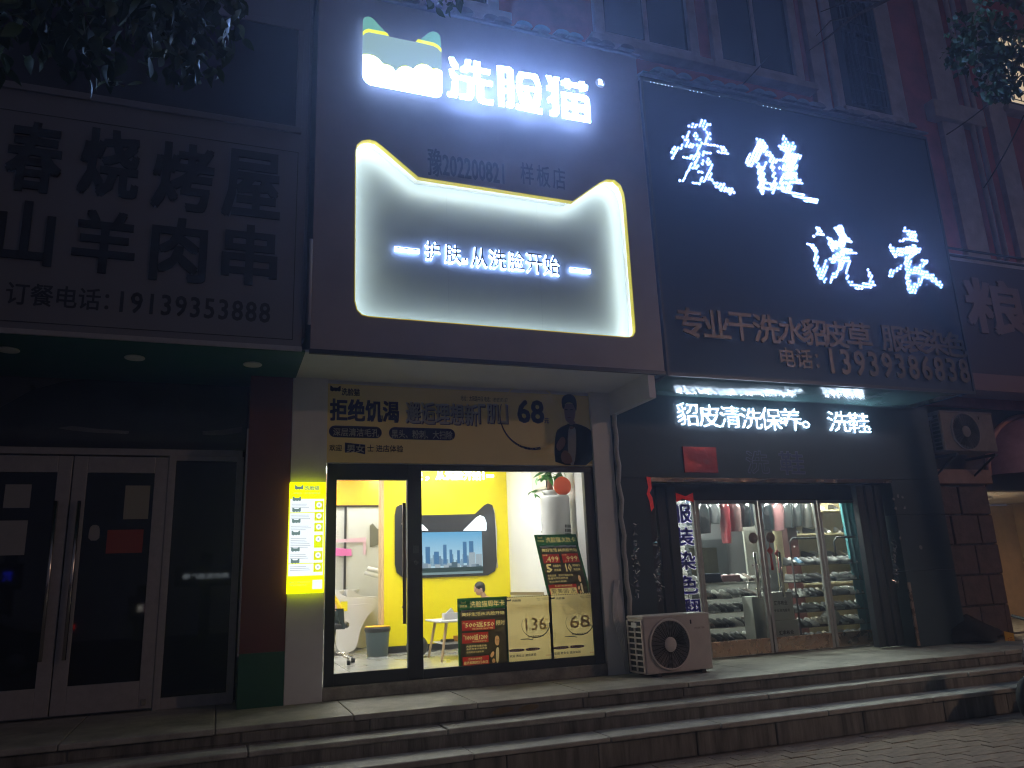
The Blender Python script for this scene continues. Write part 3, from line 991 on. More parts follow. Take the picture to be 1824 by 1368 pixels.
# illuminated price list on the white pillar
ml = thing('price_lightbox', (.85, 8.3, 1.5), 'glowing yellow and white price list on the white pillar', 'lightbox')
LX0, LX1, LZ0, LZ1, LY = .668, 1.034, 1.505, 2.635, 8.33
MB().box(LX0, LY, LZ0, LX1, 8.40, LZ1).build('case', glow('lightbox_yellow', (.86, 1.0, .0), 1.25), ml)
lb_w = glow('lightbox_white', (.86, .95, 1.0), 1.0)
lb_y = glow('lightbox_print_yellow', (.80, .92, .0), .95)
lb_d = glow('lightbox_print_green', (.30, .48, .46), .45)
lb_g = glow('lightbox_print_grey', (.62, .68, .74), .75)
lh = LZ1 - LZ0
def lb(u0, v0, u1, v1, m, k=1, name='print'):
    MB().box(LX0 + u0 * (LX1 - LX0), LY - .0014 * k, LZ0 + v0 * lh, LX0 + u1 * (LX1 - LX0), LY - .0014 * k + .001, LZ0 + v1 * lh).build(name, m, ml)
lb(.02, .155, .96, .845, lb_w)
cat_mark(LX0 + .05, LZ0 + .925 * lh, .085, LY - .0028, lb_d, ml)
text('洗脸猫', LX0 + .15, LZ0 + .925 * lh, LX0 + .30, LZ0 + .965 * lh, LY - .0028, lb_d, ml, 'print', offset=.02)
text('PRICE · 洗脸价格表', LX0 + .04, LZ0 + .89 * lh, LX0 + .31, LZ0 + .905 * lh, LY - .0028, lb_d, ml, 'print')
rows = [.80, .70, .60, .49, .345, .24]
for i, v in enumerate(rows):
    cat_mark(LX0 + .03, LZ0 + (v + .02) * lh, .085, LY - .0028, lb_d, ml)
    for j in range(3 if i != 3 else 6):
        lb(.06, v - .006 - j * .016, random.uniform(.45, .62), v - .001 - j * .016, lb_g, 2)
    lb(.70, v - (.055 if i != 3 else .09), .94, v + .025, lb_y, 2)
    cxx, czz = LX0 + .82 * (LX1 - LX0), LZ0 + (v - .012) * lh
    MB().lathe([(.028, -.0045), (.028, -.0035)], (cxx, LY, czz), 'y', 18).build('print', lb_w, ml)
    MB().lathe([(.010, -.0055), (.010, -.0046)], (cxx, LY, czz), 'y', 12).build('print', lb_g, ml)
    if i in (0, 4):
        lb(.02, v - .085, .96, v - .078, lb_y, 2)
lb(.68, .035, .95, .115, lb_w, 2)
text('PRICE · SERVICE LIST', LX0 + .02, LZ0 + .095 * lh, LX0 + .23, LZ0 + .105 * lh, LY - .0028, lb_d, ml, 'print')
text('护肤从洗脸开始', LX0 + .02, LZ0 + .07 * lh, LX0 + .19, LZ0 + .08 * lh, LY - .0028, lb_d, ml, 'print')
# ------------------------------------------------------------------ posters in the window of shop B
class Sheet:
    """a printed sheet; M maps (u, v, layer) to the world"""
    def __init__(s, name, M, m, label, thick=.003):
        s.M = M
        s.o = tag(s.slab(name, [(0, 0), (1, 0), (1, 1), (0, 1)], m, 0, thick), label, 'poster')

    def slab(s, name, pts, m, k, thick=.0008, parent=None):
        tris = tessellate_polygon([[Vector((u, v, 0)) for u, v in pts]])
        fs = []
        for a, b, c in tris:
            ar = (pts[b][0] - pts[a][0]) * (pts[c][1] - pts[a][1]) - (pts[c][0] - pts[a][0]) * (pts[b][1] - pts[a][1])
            fs.append((a, b, c) if ar > 0 else (a, c, b))
        return MB().add([s.M(u, v, k) for u, v in pts], fs).build(name, m, parent)

    def rect(s, u0, v0, u1, v1, m, k=1):
        return s.slab('print', [(u0, v0), (u1, v0), (u1, v1), (u0, v1)], m, k, parent=s.o)

    def poly(s, pts, m, k=1):
        return s.slab('print', pts, m, k, parent=s.o)

    def panel(s, u0, v0, u1, v1, m, texts=(), k=1, holes=()):
        """an inked field with its lettering left open, so that the pale paper behind shows through"""
        tris, ve, ed = [], [(u0, v0), (u1, v0), (u1, v1), (u0, v1)], [(0, 1), (1, 2), (2, 3), (3, 0)]
        for body, a, b, c, d, bold in texts:
            gv, gf = glyphs(body, 0, 0, 1)
            h = bold * (d - b)
            shifts = [(0, 0)] if not bold else [(-h, -h), (h, h)]
            for dx, dz in shifts:
                pts = [(a + x * (c - a) + dx * .9, b + y * (d - b) + dz) for x, y, z in gv]
                cnt = {}
                for f in gf:
                    for i in range(len(f)):
                        e = (f[i], f[(i + 1) % len(f)])
                        key = (min(e), max(e))
                        cnt[key] = cnt.get(key, 0) + 1
                    for i in range(1, len(f) - 1):
                        t = (pts[f[0]], pts[f[i]], pts[f[i + 1]])
                        tris.append((min(p[0] for p in t), max(p[0] for p in t), min(p[1] for p in t), max(p[1] for p in t), t))
                used = {}
                for (i, j), n in cnt.items():
                    if n == 1:
                        for q in (i, j):
                            if q not in used:
                                used[q] = len(ve)
                                ve.append(pts[q])
                        ed.append((used[i], used[j]))
        for pts in holes:
            for t3 in tessellate_polygon([[Vector((a, b, 0)) for a, b in pts]]):
                t = tuple(pts[i] for i in t3)
                tris.append((min(p[0] for p in t), max(p[0] for p in t), min(p[1] for p in t), max(p[1] for p in t), t))
            n0 = len(ve)
            ve += list(pts)
            ed += [(n0 + i, n0 + (i + 1) % len(pts)) for i in range(len(pts))]
        res = delaunay_2d_cdt([Vector(p) for p in ve], ed, [], 0, 1e-6)
        vo, fo = res[0], res[2]
        keep = []
        for f in fo:
            cx = sum(vo[i].x for i in f) / len(f)
            cz_ = sum(vo[i].y for i in f) / len(f)
            if not (u0 < cx < u1 and v0 < cz_ < v1):
                continue
            hit = False
            for xa, xb, za, zb, t in tris:
                if xa <= cx <= xb and za <= cz_ <= zb:
                    (ax, ay), (bx_, by_), (qx, qy) = t
                    d1 = (cx - bx_) * (ay - by_) - (ax - bx_) * (cz_ - by_)
                    d2 = (cx - qx) * (by_ - qy) - (bx_ - qx) * (cz_ - qy)
                    d3 = (cx - ax) * (qy - ay) - (qx - ax) * (cz_ - ay)
                    if not ((d1 < 0 or d2 < 0 or d3 < 0) and (d1 > 0 or d2 > 0 or d3 > 0)):
                        hit = True
                        break
            if not hit:
                keep.append(tuple(f))
        return MB().add([s.M(v.x, v.y, k) for v in vo], keep).build('print', m, s.o)

    def text(s, body, u0, v0, u1, v1, m, k=2, **kw):
        return text(body, u0, v0, u1, v1, 0, m, s.o, 'print', fn=lambda p: s.M(p[0], p[2], k), **kw)


def plane_map(p, q, Y):
    def M(u, v, k, t=0):
        return (p.x + u * (q.x - p.x), Y - .0011 * k + t, p.z + v * (q.z - p.z))
    return M


def man_on(sh, u0, v0, u1, v1, m):
    """dark printed panel with a man in a dinner jacket: face, hands and shirt left open and tinted"""
    def mp(pts, it=1):
        return smooth_poly([(u0 + a * (u1 - u0), v0 + b * (v1 - v0)) for a, b in pts], it)
    shirt = mp([(.40, .03), (.37, .30), (.42, .50), (.56, .50), (.56, .30), (.50, .03)])
    facep = mp([(.34, .70), (.36, .62), (.42, .56), (.54, .56), (.58, .64), (.60, .74), (.57, .82), (.48, .86), (.38, .83)])
    h1 = mp([(.12, .20), (.06, .27), (.15, .36), (.25, .40), (.30, .34), (.25, .25)])
    h2 = mp([(.18, .04), (.15, .13), (.26, .19), (.34, .13), (.32, .05)])
    sh.panel(u0, v0, u1, v1, m, holes=[shirt, facep, h1, h2])
    sk_ = paper_mat('ink_skin_wash', (.80, .55, .42))
    for q in (facep, h1, h2):
        sh.poly(q, sk_, 2)
    sh.poly(shirt, paper_mat('ink_shirt_wash', (.86, .84, .82)), 2)
    sh.poly(mp([(.40, .50), (.40, .55), (.47, .53), (.55, .55), (.55, .50), (.47, .52)], 0), ink_k, 3)
    for dx in (.42, .53):
        sh.poly(mp([(dx - .035, .715), (dx + .035, .718), (dx + .035, .73), (dx - .035, .728)], 0), ink_k, 3)


def torn(u0, u1, v, h, n=14, seed=3):
    r_ = random.Random(seed)
    up = [(u0 + (u1 - u0) * i / n, v + h + r_.uniform(-.004, .006)) for i in range(n + 1)]
    dn = [(u0 + (u1 - u0) * i / n, v + r_.uniform(-.012, .004)) for i in range(n + 1)]
    return dn + up[::-1]


def sheet_cat(sh, u, v, w, h, m, k=2):
    P = [(0, 1), (.10, 1.0), (.28, .72), (.72, .72), (.90, 1.0), (1, 1), (1, .25), (.86, .12), (.70, .22), (.55, .10), (.38, .22), (.2, .08), (0, .25)]
    sh.poly([(u + a * w, v + b * h) for a, b in P], m, k)


body_k = paper_mat('ink_body_dark', (.07, .065, .06))
YP = 8.472
p, q = at(817, 1191, YP), at(902.5, 1062, YP)
card = paper_mat('cream_card', (.74, .60, .24))
s1 = Sheet('poster', plane_map(p, q, YP), card, 'dark green and maroon price poster at the lower left of the shop window')
s1.panel(.0, .82, 1.0, 1.0, ink_g, [('洗脸猫周年卡', .25, .86, .95, .95, .012), ('洗脸猫', .05, .865, .19, .90, .0)])
sheet_cat(s1, .07, .915, .10, .04, card, 2)
s1.rect(0, 0, .045, .82, ink_g); s1.rect(.965, 0, 1.0, .82, ink_g); s1.rect(.045, 0, .965, .02, ink_g)
s1.poly(torn(.07, .95, .805, .022), ink_l, 2)
s1.panel(.045, .70, .965, .82, body_k, [('美好生活从洗脸开始', .08, .735, .94, .79, .012)])
s1.rect(.08, .725, .95, .80, ink_o, 2) if False else None
for v0, v1, u1_, tx, sub in ((.525, .675, .74, '500返550', '赠送精油护理'), (.345, .495, .60, '1000返1200', '赠送面膜护理')):
    s1.panel(.08, v0, u1_, v1, ink_r, [(tx, .15, v0 + .045, u1_ - .02, v1 - .03, .03), (sub, .28, v0 + .012, u1_ - .04, v0 + .034, 0), ('充', .095, v1 - .05, .14, v1 - .025, 0)])
for r_ in ((.045, .675, .965, .70), (.045, .50, .965, .525), (.045, .495, .60, .50), (.045, .345, .08, .495), (.045, .525, .08, .675), (.045, .155, .60, .19), (.045, .02, .08, .155), (.08, .02, .60, .03)):
    s1.rect(*r_, body_k)
s1.panel(.74, .525, .965, .675, body_k, [('限时', .77, .58, .94, .65, .02)])
s1.panel(.045, .19, .60, .345, body_k, [('充值即享优惠价格', .16, .285, .56, .315, .01), ('会员专享多种项目', .16, .25, .56, .275, .01), ('活动时间长期有效', .16, .205, .50, .23, 0)])
s1.panel(.08, .03, .60, .155, ink_r, [('【活动说明】', .20, .105, .46, .135, 0), ('最终解释权归本店', .10, .045, .58, .09, .01)])
man_on(s1, .60, .02, .965, .50, body_k)
yel_paper = paper_mat('yellow_paper', (.66, .55, .26))
gl = paper_mat('ink_gold_line', (.60, .50, .26))
pu = paper_mat('ink_purple', (.10, .06, .16))


def yellow_poster(px0, py0, px1, py1, num, big, label, seed):
    p, q = at(px0, py0, YP), at(px1, py1, YP)
    s = Sheet('poster', plane_map(p, q, YP), yel_paper, label)
    for i in range(26):      # perforated edges
        u = .01 + i * .0385
        s.rect(u, .986, u + .018, .999, ink_k)
        s.rect(u, .001, u + .018, .014, ink_k)
    sheet_cat(s, .03, .925, .10, .04, ink_k)
    s.text('洗脸猫', .15, .92, .34, .955, ink_k, offset=.02)
    s.text('地址：太阳路中段', .68, .945, .97, .96, ink_k)
    s.text('电话：18939393137', .70, .92, .97, .935, ink_k)
    s.text(big, .06, .73, .95, .87, gl, 1, offset=-.004)
    s.text(num, .42, .46, .86, .66, paper_mat('ink_straw', (.72, .62, .36)), 1, offset=.012)
    cx, cy_ = .63, .55
    up, dn = [], []
    for k in range(25):
        t = math.radians(150 + 215 * k / 24)
        w = .004 + .02 * k / 24
        up.append((cx + (.29 + w) * math.cos(t), cy_ + (.19 + w) * math.sin(t)))
        dn.append((cx + .29 * math.cos(t), cy_ + .19 * math.sin(t)))
    s.poly(up + dn[::-1], ink_k, 3)
    up, dn = [], []
    for k in range(24):       # the loose curl drawn across the sheet
        t = k / 23
        u, v = .02 + .9 * t, .86 - .28 * t + .07 * math.sin(t * 7 + seed)
        up.append((u, v + .006)); dn.append((u, v - .002))
    s.poly(up + dn[::-1], gl, 3)
    s.poly([(.30, .335), (.46, .33), (.56, .315), (.56, .325), (.46, .345), (.30, .345)], ink_k, 3)
    s.text('元', .82, .46, .89, .50, ink_k, 4, offset=.02)
    s.text('五店通用体验券', .45, .36, .80, .385, ink_k, 4, offset=.02)
    s.text('美好', .06, .34, .24, .41, gl, 2, offset=-.008)
    s.text('生活从洗脸', .05, .25, .48, .32, gl, 2, offset=-.008)
    for a, b, tx in ((.05, .37, '深层清洁毛孔'), (.40, .70, '黑头粉刺清除')):
        s.poly(smooth_poly([(a, .155), (b, .155), (b, .20), (a, .20)], 2), pu, 2)
        s.text(tx, a + .04, .165, b - .04, .19, ink_p, 3)
    s.text('欢迎 男女士 进店体验', .06, .075, .62, .115, ink_k, 2, offset=.02)
    s.text('扫码预约', .82, .06, .97, .08, ink_r, 2)
    return s


yellow_poster(903, 1181, 981.5, 1059.5, '136', '夏季焕新特惠', 'yellow poster with price 136 beside the maroon poster', 0)
yellow_poster(982.5, 1176, 1059, 1055.5, '68', '让天下好肌肤', 'yellow poster with price 68 at the lower right window corner', 2.2)
# green poster leaning behind the glass
bl, br_ = at(976, 1062, 8.72), at(1054, 1058, 8.72)
k1 = at(951, 953, 1.0)
ytop = bl.x / k1.x
tl = at(951, 953, ytop)
tr = Vector((br_.x, tl.y, tl.z))
br2 = Vector((br_.x, bl.y, bl.z))
ux, uz = (br2 - bl), (tl - bl)
nn = ux.cross(uz).normalized()
if nn.y > 0:
    nn = -nn


def lean(u, v, k, t=0):
    w = bl + ux * u + uz * v + nn * (.0016 * k - t)
    return tuple(w)


s2 = Sheet('poster', lean, card, 'dark green price poster leaning behind the glass beside the air conditioner', thick=.006)
s2.panel(.0, .80, 1.0, 1.0, ink_g, [('洗脸猫次数卡', .25, .865, .95, .955, .012), ('洗脸猫', .05, .875, .20, .91, 0)])
sheet_cat(s2, .07, .925, .11, .045, card, 2)
s2.rect(0, 0, .06, .80, ink_g); s2.rect(.94, 0, 1.0, .80, ink_g)
s2.poly(torn(.07, .93, .785, .022, seed=5), ink_l, 2)
s2.panel(.06, .68, .94, .80, body_k, [('美好生活 从洗脸开始', .10, .705, .92, .765, .012)])
for u0, u1, a, b in ((.08, .47, '.499', '5'), (.53, .92, '.999', '10')):
    s2.panel(u0, .52, u1, .67, ink_r, [(a, u0 + .06, .54, u1 - .03, .63, .04), ('仅需', u0 + .02, .638, u0 + .12, .663, 0)])
    s2.panel(u0, .36, u1, .51, body_k, [(b, u0 + .03, .375, u0 + .16, .50, .05), ('次美容卡', u0 + .19, .45, u1 - .02, .495, .01), ('赠面膜', u0 + .20, .385, u0 + .35, .425, 0)])
for r_ in ((.06, .67, .94, .68), (.06, .51, .94, .52), (.06, .36, .08, .51), (.47, .36, .53, .67), (.92, .36, .94, .67), (.06, .52, .08, .67)):
    s2.rect(*r_, body_k)
s2.panel(.06, .175, .70, .36, body_k, [('感恩回馈，活动价格超优惠', .10, .30, .68, .335, .008), ('数量有限先到先得', .10, .255, .55, .29, .008), ('本店最终解释', .10, .205, .50, .235, 0)])
s2.panel(.06, .125, .70, .175, ink_r, [('【活动说明】', .22, .135, .60, .165, 0)])
s2.panel(.06, .0, .70, .125, ink_r, holes=[[(.08, .02), (.68, .02), (.68, .115), (.08, .115)]])
s2.text('爱美丽·洗', .10, .03, .66, .105, ink_k, 3, offset=.0)
man_on(s2, .70, .0, .94, .36, body_k)

# ------------------------------------------------------------------ interior of shop B
FZ = .58
room_b = structure('shop_floor', MB().box(.70, 8.56, FZ - .05, 4.5, 16.0, FZ), floor_tile)
# joints of the floor tiles
tl_mb = []
tile_m = floor_tile
for i in range(5):
    for j in range(9):
        x0, y0 = .72 + i * .80, 8.62 + j * .80
        if x0 + .4 < 4.45:
            MB().box(x0 + .003, y0 + .003, FZ, min(x0 + .797, 4.34), y0 + .797, FZ + .004).build('floor_tile', tile_m, room_b)
cz = 3.50
structure('shop_ceiling', MB().box(.70, 8.63, cz, 4.5, 16.2, cz + .1), white_wall)
structure('side_wall', MB().box(4.35, 8.64, FZ, 4.45, 11.80, cz), white_wall)
structure('far_wall', MB().box(.70, 15.6, FZ, 4.5, 15.7, cz), white_wall)
structure('near_wall', MB().box(.72, 9.02, FZ, .80, 15.6, cz), white_wall)
YW = 11.80
part_w = structure('yellow_partition', MB().box(2.34, YW, FZ + .10, 4.45, YW + .22, cz), yellow_wall)
MB().box(2.34, YW - .008, FZ, 4.35, YW + .2, FZ + .10).build('skirting', niche_black, part_w)
MB().box(2.30, YW - .004, FZ, 2.34, YW + .22, cz).build('edge_strip', mat('tan_edge', (.62, .42, .20), .5), part_w)
rail = MB().box(4.335, 8.7, 1.33, 4.35, 11.79, 1.37).build('wall_rail', mat('rail_brown', (.20, .15, .10), .5))
tag(rail, 'thin brown rail along the white side wall', 'rail')

# ceiling lights of shop B
lt_b = glow('office_light', (1.0, .98, .94), 29)
cl = None
for i, (x, y) in enumerate(((1.5, 9.6), (3.1, 9.6), (1.5, 11.2), (3.2, 10.9), (1.5, 13.2), (2.9, 13.6))):
    c = thing('ceiling_light', (x, y, cz), ['square ceiling light nearest the door of the bright shop', 'square ceiling light above the tall air conditioner', 'square ceiling light above the rolling stool', 'square ceiling light before the screen on the yellow wall', 'square ceiling light above the far washing bed', 'square ceiling light behind the yellow wall'][i], 'ceiling light', 'ceiling lights of the bright shop')
    MB().box(x - .32, y - .32, cz - .02, x + .32, y + .32, cz - .001).build('frame', white_panel, c)
    MB().box(x - .30, y - .30, cz - .026, x + .30, y + .30, cz - .021).build('diffuser', lt_b, c)

# screen niche
tv = thing('cat_shaped_screen_wall', (3.2, YW, 1.8), 'black cat shaped screen niche showing a city skyline on the yellow wall', 'screen')
niche = [(703, 1005), (703, 918), (706, 903), (713, 899), (722, 903), (748, 918), (845, 916), (862, 900), (868, 897), (876, 900), (880, 915), (884, 1000), (881, 1017), (868, 1025), (740, 1030), (716, 1028), (706, 1020)]
MB().prism(polypx(niche, YW), YW - .03, YW - .002).build('niche_panel', niche_black, tv)
p, q = at(735, 1025.5, YW - .03), at(858, 946.5, YW - .03)
scr0, scr1 = Vector((p.x, 0, p.z)), Vector((q.x, 0, q.z))
Ys = YW - .034
sky_m = bpy.data.materials.new('screen_picture')
sky_m.use_nodes = True
_nt = sky_m.node_tree
_nt.nodes.clear()
_tc = _nt.nodes.new('ShaderNodeTexCoord'); _sp = _nt.nodes.new('ShaderNodeSeparateXYZ'); _rm = _nt.nodes.new('ShaderNodeValToRGB')
_em = _nt.nodes.new('ShaderNodeEmission'); _ou = _nt.nodes.new('ShaderNodeOutputMaterial')
_nt.links.new(_tc.outputs['Generated'], _sp.inputs[0]); _nt.links.new(_sp.outputs['Z'], _rm.inputs[0]); _nt.links.new(_rm.outputs[0], _em.inputs[0]); _nt.links.new(_em.outputs[0], _ou.inputs[0])
_rm.color_ramp.elements[0].position = .30; _rm.color_ramp.elements[0].color = (.50, .72, .84, 1)
_rm.color_ramp.elements[1].position = 1.0; _rm.color_ramp.elements[1].color = (.14, .44, .74, 1)
_em.inputs['Strength'].default_value = .95
sc_o = MB().box(scr0.x, Ys, scr0.z, scr1.x, Ys + .004, scr1.z).build('screen', sky_m, tv)
sw_, sh_ = scr1.x - scr0.x, scr1.z - scr0.z
def sbx(u0, v0, u1, v1, col, k):
    MB().box(scr0.x + u0 * sw_, Ys - .001 * k, scr0.z + v0 * sh_, scr0.x + u1 * sw_, Ys - .001 * k + .0006, scr0.z + v1 * sh_).build('screen_image', glow('scr_%d_%d_%d' % tuple(int(c * 100) for c in col), col, .9), sc_o)
rr = random.Random(4)
for i in range(40):
    u = rr.uniform(0, .96); h = rr.uniform(.30, .47)
    sbx(u, .2, u + rr.uniform(.02, .05), h, rr.choice(((.22, .36, .50), (.30, .46, .58), (.16, .28, .42))), 1 + (i % 3) * .2)
for u, w, h in ((.18, .065, .66), (.43, .05, .70), (.52, .04, .58), (.63, .04, .56), (.715, .055, .76), (.805, .065, .77), (.30, .07, .54)):
    sbx(u, .25, u + w, h, (.08, .22, .42), 2 + u * .3)
for u, w, h in ((.80, .09, .50), (.90, .09, .46)):
    sbx(u, .12, u + w, h, (.40, .48, .54), 2.6 + u * .2)
for i in range(16):
    u = rr.uniform(0, .92)
    sbx(u, .10, u + rr.uniform(.05, .12), rr.uniform(.18, .30), rr.choice(((.26, .34, .42), (.42, .50, .56), (.10, .16, .20))), 3 + i * .03)
sbx(0, .05, 1, .16, (.045, .075, .07), 3.9)
sbx(0, 0, 1, .055, (.24, .34, .36), 4.1)
ear_w = glow('niche_ear_light', (.86, .93, 1.0), 3.2)
for e in ([(825, 945), (838, 932), (848, 922), (855, 918), (862, 921), (866, 930), (866, 945)], [(763, 945), (756, 938), (746, 929), (736, 922), (729, 923), (726, 932), (726, 945)]):
    MB().prism(polypx(e, YW - .034), YW - .04, YW - .033).build('ear_light', ear_w, tv)
# cable hanging beside the niche
tag(MB().tube([at(879, 905, YW - .02), at(884, 945, YW - .02), at(884, 990, YW - .02), at(886, 1012, YW - .02)], .010, 6).build('cable', white_panel), 'thin white cable beside the cat shaped screen', 'cable')
# neon slogan high on the yellow wall
ns = thing('neon_slogan', (3.2, YW, 3.3), 'white neon slogan glowing at the top of the yellow wall', 'neon sign')
neon = glow('neon_white', (1.0, .97, .86), 6.5)
for body, a, b, c, d in (('肤，', 722, 856, 764, 838), ('从洗脸开始！', 776, 855, 862, 838)):
    p, q = at(a, b, YW - .05), at(c, d, YW - .05)
    text(body, p.x, p.z, q.x, q.z, YW - .05, neon, ns, 'letter', offset=.025, depth=.02)
p, q = at(866, 850, YW - .05), at(879, 846, YW - .05)
MB().box(p.x, YW - .07, p.z, q.x, YW - .05, q.z).build('dash', neon, ns)
# neon swirl and framed picture on the side wall
pts = [atx(x, y, 4.32) for x, y in ((931, 911), (934, 903), (941, 902), (947, 908), (952, 917), (958, 916), (962, 925), (963, 938))]
nl = thing('neon_swirl', pts[0], 'white neon wave on the white side wall left of the air conditioner', 'neon sign')
MB().tube(pts, .022, 8).build('tube', glow('neon_cool', (.85, .93, 1.0), 5.5), nl)
MB().tube([p_ + Vector((.02, .03, -.05)) for p_ in pts[2:]], .018, 8).build('tube', glow('neon_cool', (.85, .93, 1.0), 5.5), nl)
pf = thing('framed_picture', (4.33, 10.3, 2.8), 'framed flower print on the white side wall left of the plant', 'picture')
MB().box(4.318, 10.06, 2.80, 4.345, 10.62, 3.36).build('frame', mat('pale_wood', (.55, .50, .42), .5), pf)
MB().box(4.30, 10.055, 2.80, 4.345, 10.06, 3.36).build('frame_edge', niche_black, pf)
MB().box(4.314, 10.09, 2.83, 4.318, 10.59, 3.33).build('print', mat('print_paper', (.72, .70, .62), .6), pf)
fl_ = MB()
for k in range(5):
    fl_.ball((4.312, 10.30 + .05 * math.cos(k * 1.3) * k * .5, 2.98 + .05 * k), (.003, .035, .03), 8, 6)
fl_.build('flower_print', mat('flower_yellow', (.62, .52, .16), .6), pf)

# tall round air conditioner with a plant and a red ball on top
ACX, ACY = at(988, 900, 9.35).x, 9.35
zt = at(988, 884, 9.35).z
ta = thing('tower_air_conditioner', (ACX, ACY, FZ), 'tall round white air conditioner in the corner of the bright shop', 'air conditioner')
MB().lathe([(.185, 0), (.195, .04), (.195, zt - FZ - .10), (.20, zt - FZ - .03), (.185, zt - FZ)], (ACX, ACY, FZ), n=36).build('body', white_panel, ta)
gr = MB()
for i in range(18):
    z = zt - .42 - i * .055
    for k in range(7):
        a0, a1 = -1.35 + k * .13, -1.35 + (k + 1) * .13 - .035
        gr.add([(ACX + .197 * math.cos(a0), ACY + .197 * math.sin(a0), z), (ACX + .197 * math.cos(a1), ACY + .197 * math.sin(a1), z), (ACX + .197 * math.cos(a1), ACY + .197 * math.sin(a1), z + .038), (ACX + .197 * math.cos(a0), ACY + .197 * math.sin(a0), z + .038)], [(0, 1, 2, 3)])
gr.build('outlet_grille', mat('grille_grey', (.06, .065, .07), .5), ta)
plant_g = mat('houseplant_leaf', (.06, .26, .035), .4, vary=.3, scale=10)


def leaf_mesh(L, Wd, fold=.25, curl=.2):
    """a pointed oval leaf along +X with a folded midrib"""
    vs, fs = [], []
    n = 5
    for i in range(n + 1):
        t = i / n
        w = Wd * .5 * (math.sin(math.pi * min(1, t * 1.05 + .02)) ** .8) * (1 - .25 * t) if 0 < i < n else 0.0
        z = -curl * L * t * t
        vs += [(L * t, -w, z + fold * w), (L * t, 0, z), (L * t, w, z + fold * w)]
    for i in range(n):
        a = 3 * i
        fs += [(a, a + 3, a + 4, a + 1), (a + 1, a + 4, a + 5, a + 2)]
    return vs, fs


def orient(vs, M):
    return [tuple(M @ Vector(v)) for v in vs]


pl = thing('potted_money_tree', (ACX - .03, ACY, zt), 'leafy green potted plant standing on the tall air conditioner', 'plant')
MB().lathe([(.07, 0), (.09, .02), (.10, .07), (.085, .075)], (ACX - .05, ACY, zt + .001), n=20).build('pot', white_panel, pl)
MB().tube([(ACX - .07, ACY, zt + .05), (ACX - .05, ACY + .01, zt + .22), (ACX - .06, ACY, zt + .40)], [.035, .028, .02], 8).tube([(ACX - .03, ACY, zt + .05), (ACX - .06, ACY - .01, zt + .2), (ACX - .03, ACY, zt + .40)], [.03, .025, .02], 8).build('trunk', mat('brown_stem', (.26, .13, .08), .7), pl)
rr = random.Random(7)
def spray(name, cx, cy_, cz_, rx, rz, n, L0, L1, parent, m, rrr, down=.5):
    for _ in range(n):
        a = rrr.uniform(0, 2 * math.pi)
        b = rrr.uniform(-1.0, .9)
        M = Matrix.Translation((cx + rrr.uniform(-rx, rx), cy_ + rrr.uniform(-rx, rx) * .7, cz_ + rrr.uniform(-rz, rz))) @ Matrix.Rotation(a, 4, 'Z') @ Matrix.Rotation(down + b * .6, 4, 'Y') @ Matrix.Rotation(rrr.uniform(-.8, .8), 4, 'X')
        L = rrr.uniform(L0, L1)
        vs, fs = leaf_mesh(L, L * .42)
        mb = MB().add(orient(vs, M), fs, True)
        mb.build(name, m, parent)
spray('leaf', ACX - .05, ACY, zt + .40, .17, .16, 60, .10, .20, pl, plant_g, rr)
spray('leaf', ACX - .25, ACY - .02, zt + .06, .08, .05, 7, .08, .13, pl, plant_g, rr)
rb = tag(MB().ball((ACX + .085, ACY - .09, zt + .125), (.125, .05, .125), 24, 14).build('red_ball_ornament', mat('coral_red', (.72, .10, .03), .35)), 'round coral red ornament beside the plant on the air conditioner', 'ornament')

sk = thing('wall_socket', (4.3, 11.79, 1.0), 'small white socket low on the yellow wall under the screen', 'socket')
MB().box(3.62, YW - .012, .92, 3.72, YW - .001, 1.02).build('plate', white_panel, sk, bevel=.004)
MB().box(3.65, YW - .014, .95, 3.69, YW - .0125, .955).build('slot', niche_black, sk)
tag(MB().tube([(3.67, YW - .016, .95), (3.60, YW - .03, .82), (3.45, YW - .03, .70), (3.2, YW - .05, .60), (3.0, YW - .25, .592)], .008, 6).build('cable', niche_black), 'black power cable running from the socket to the floor', 'cable')
bt_ = thing('pump_bottle', (1.75, 12.35, 1.6), 'white pump bottle on the nearest washing bed', 'bottle')
MB().lathe([(.035, 0), (.038, .02), (.038, .13), (.015, .15), (.012, .19)], (1.70, 12.5, FZ + .80), n=14).build('body', white_panel, bt_)
MB().box(1.66, 12.49, FZ + .99, 1.71, 12.51, FZ + 1.005).build('pump', niche_black, bt_)
# low table, things on it, chair
p = atz(790, 1101, 1.09)
tb = thing('side_table', (2.95, 10.3, FZ), 'small white table on splayed wooden legs by the yellow wall', 'table')
TX0, TX1, TY0, TY1, TZ = 2.70, 3.62, 10.0, 10.75, 1.08
MB().box(TX0, TY0, TZ - .025, TX1, TY1, TZ).build('top', white_panel, tb, bevel=.01)
wood = mat('beech_wood', (.58, .40, .22), .5, vary=.15, scale=12, stretch=(1, 1, .15))
for x, y, sx, sy in ((TX0 + .12, TY0 + .1, -1, -1), (TX1 - .12, TY0 + .1, 1, -1), (TX0 + .12, TY1 - .1, -1, 1), (TX1 - .12, TY1 - .1, 1, 1)):
    MB().tube([(x, y, TZ - .02), (x + sx * .09, y + sy * .06, FZ)], [.022, .014], 8).build('leg', wood, tb)
MB().box(TX0 + .08, TY0 + .12, .78, TX1 - .08, TY1 - .12, .795).build('shelf', white_panel, tb)
tag(MB().box(2.82, 10.2, TZ + .001, 3.02, 10.32, TZ + .085).prism([(2.86, TZ + .086), (2.97, TZ + .088), (2.93, TZ + .15), (2.90, TZ + .12)], 10.24, 10.28).build('tissue_box', white_panel), 'white tissue box on the small white table', 'tissue box')
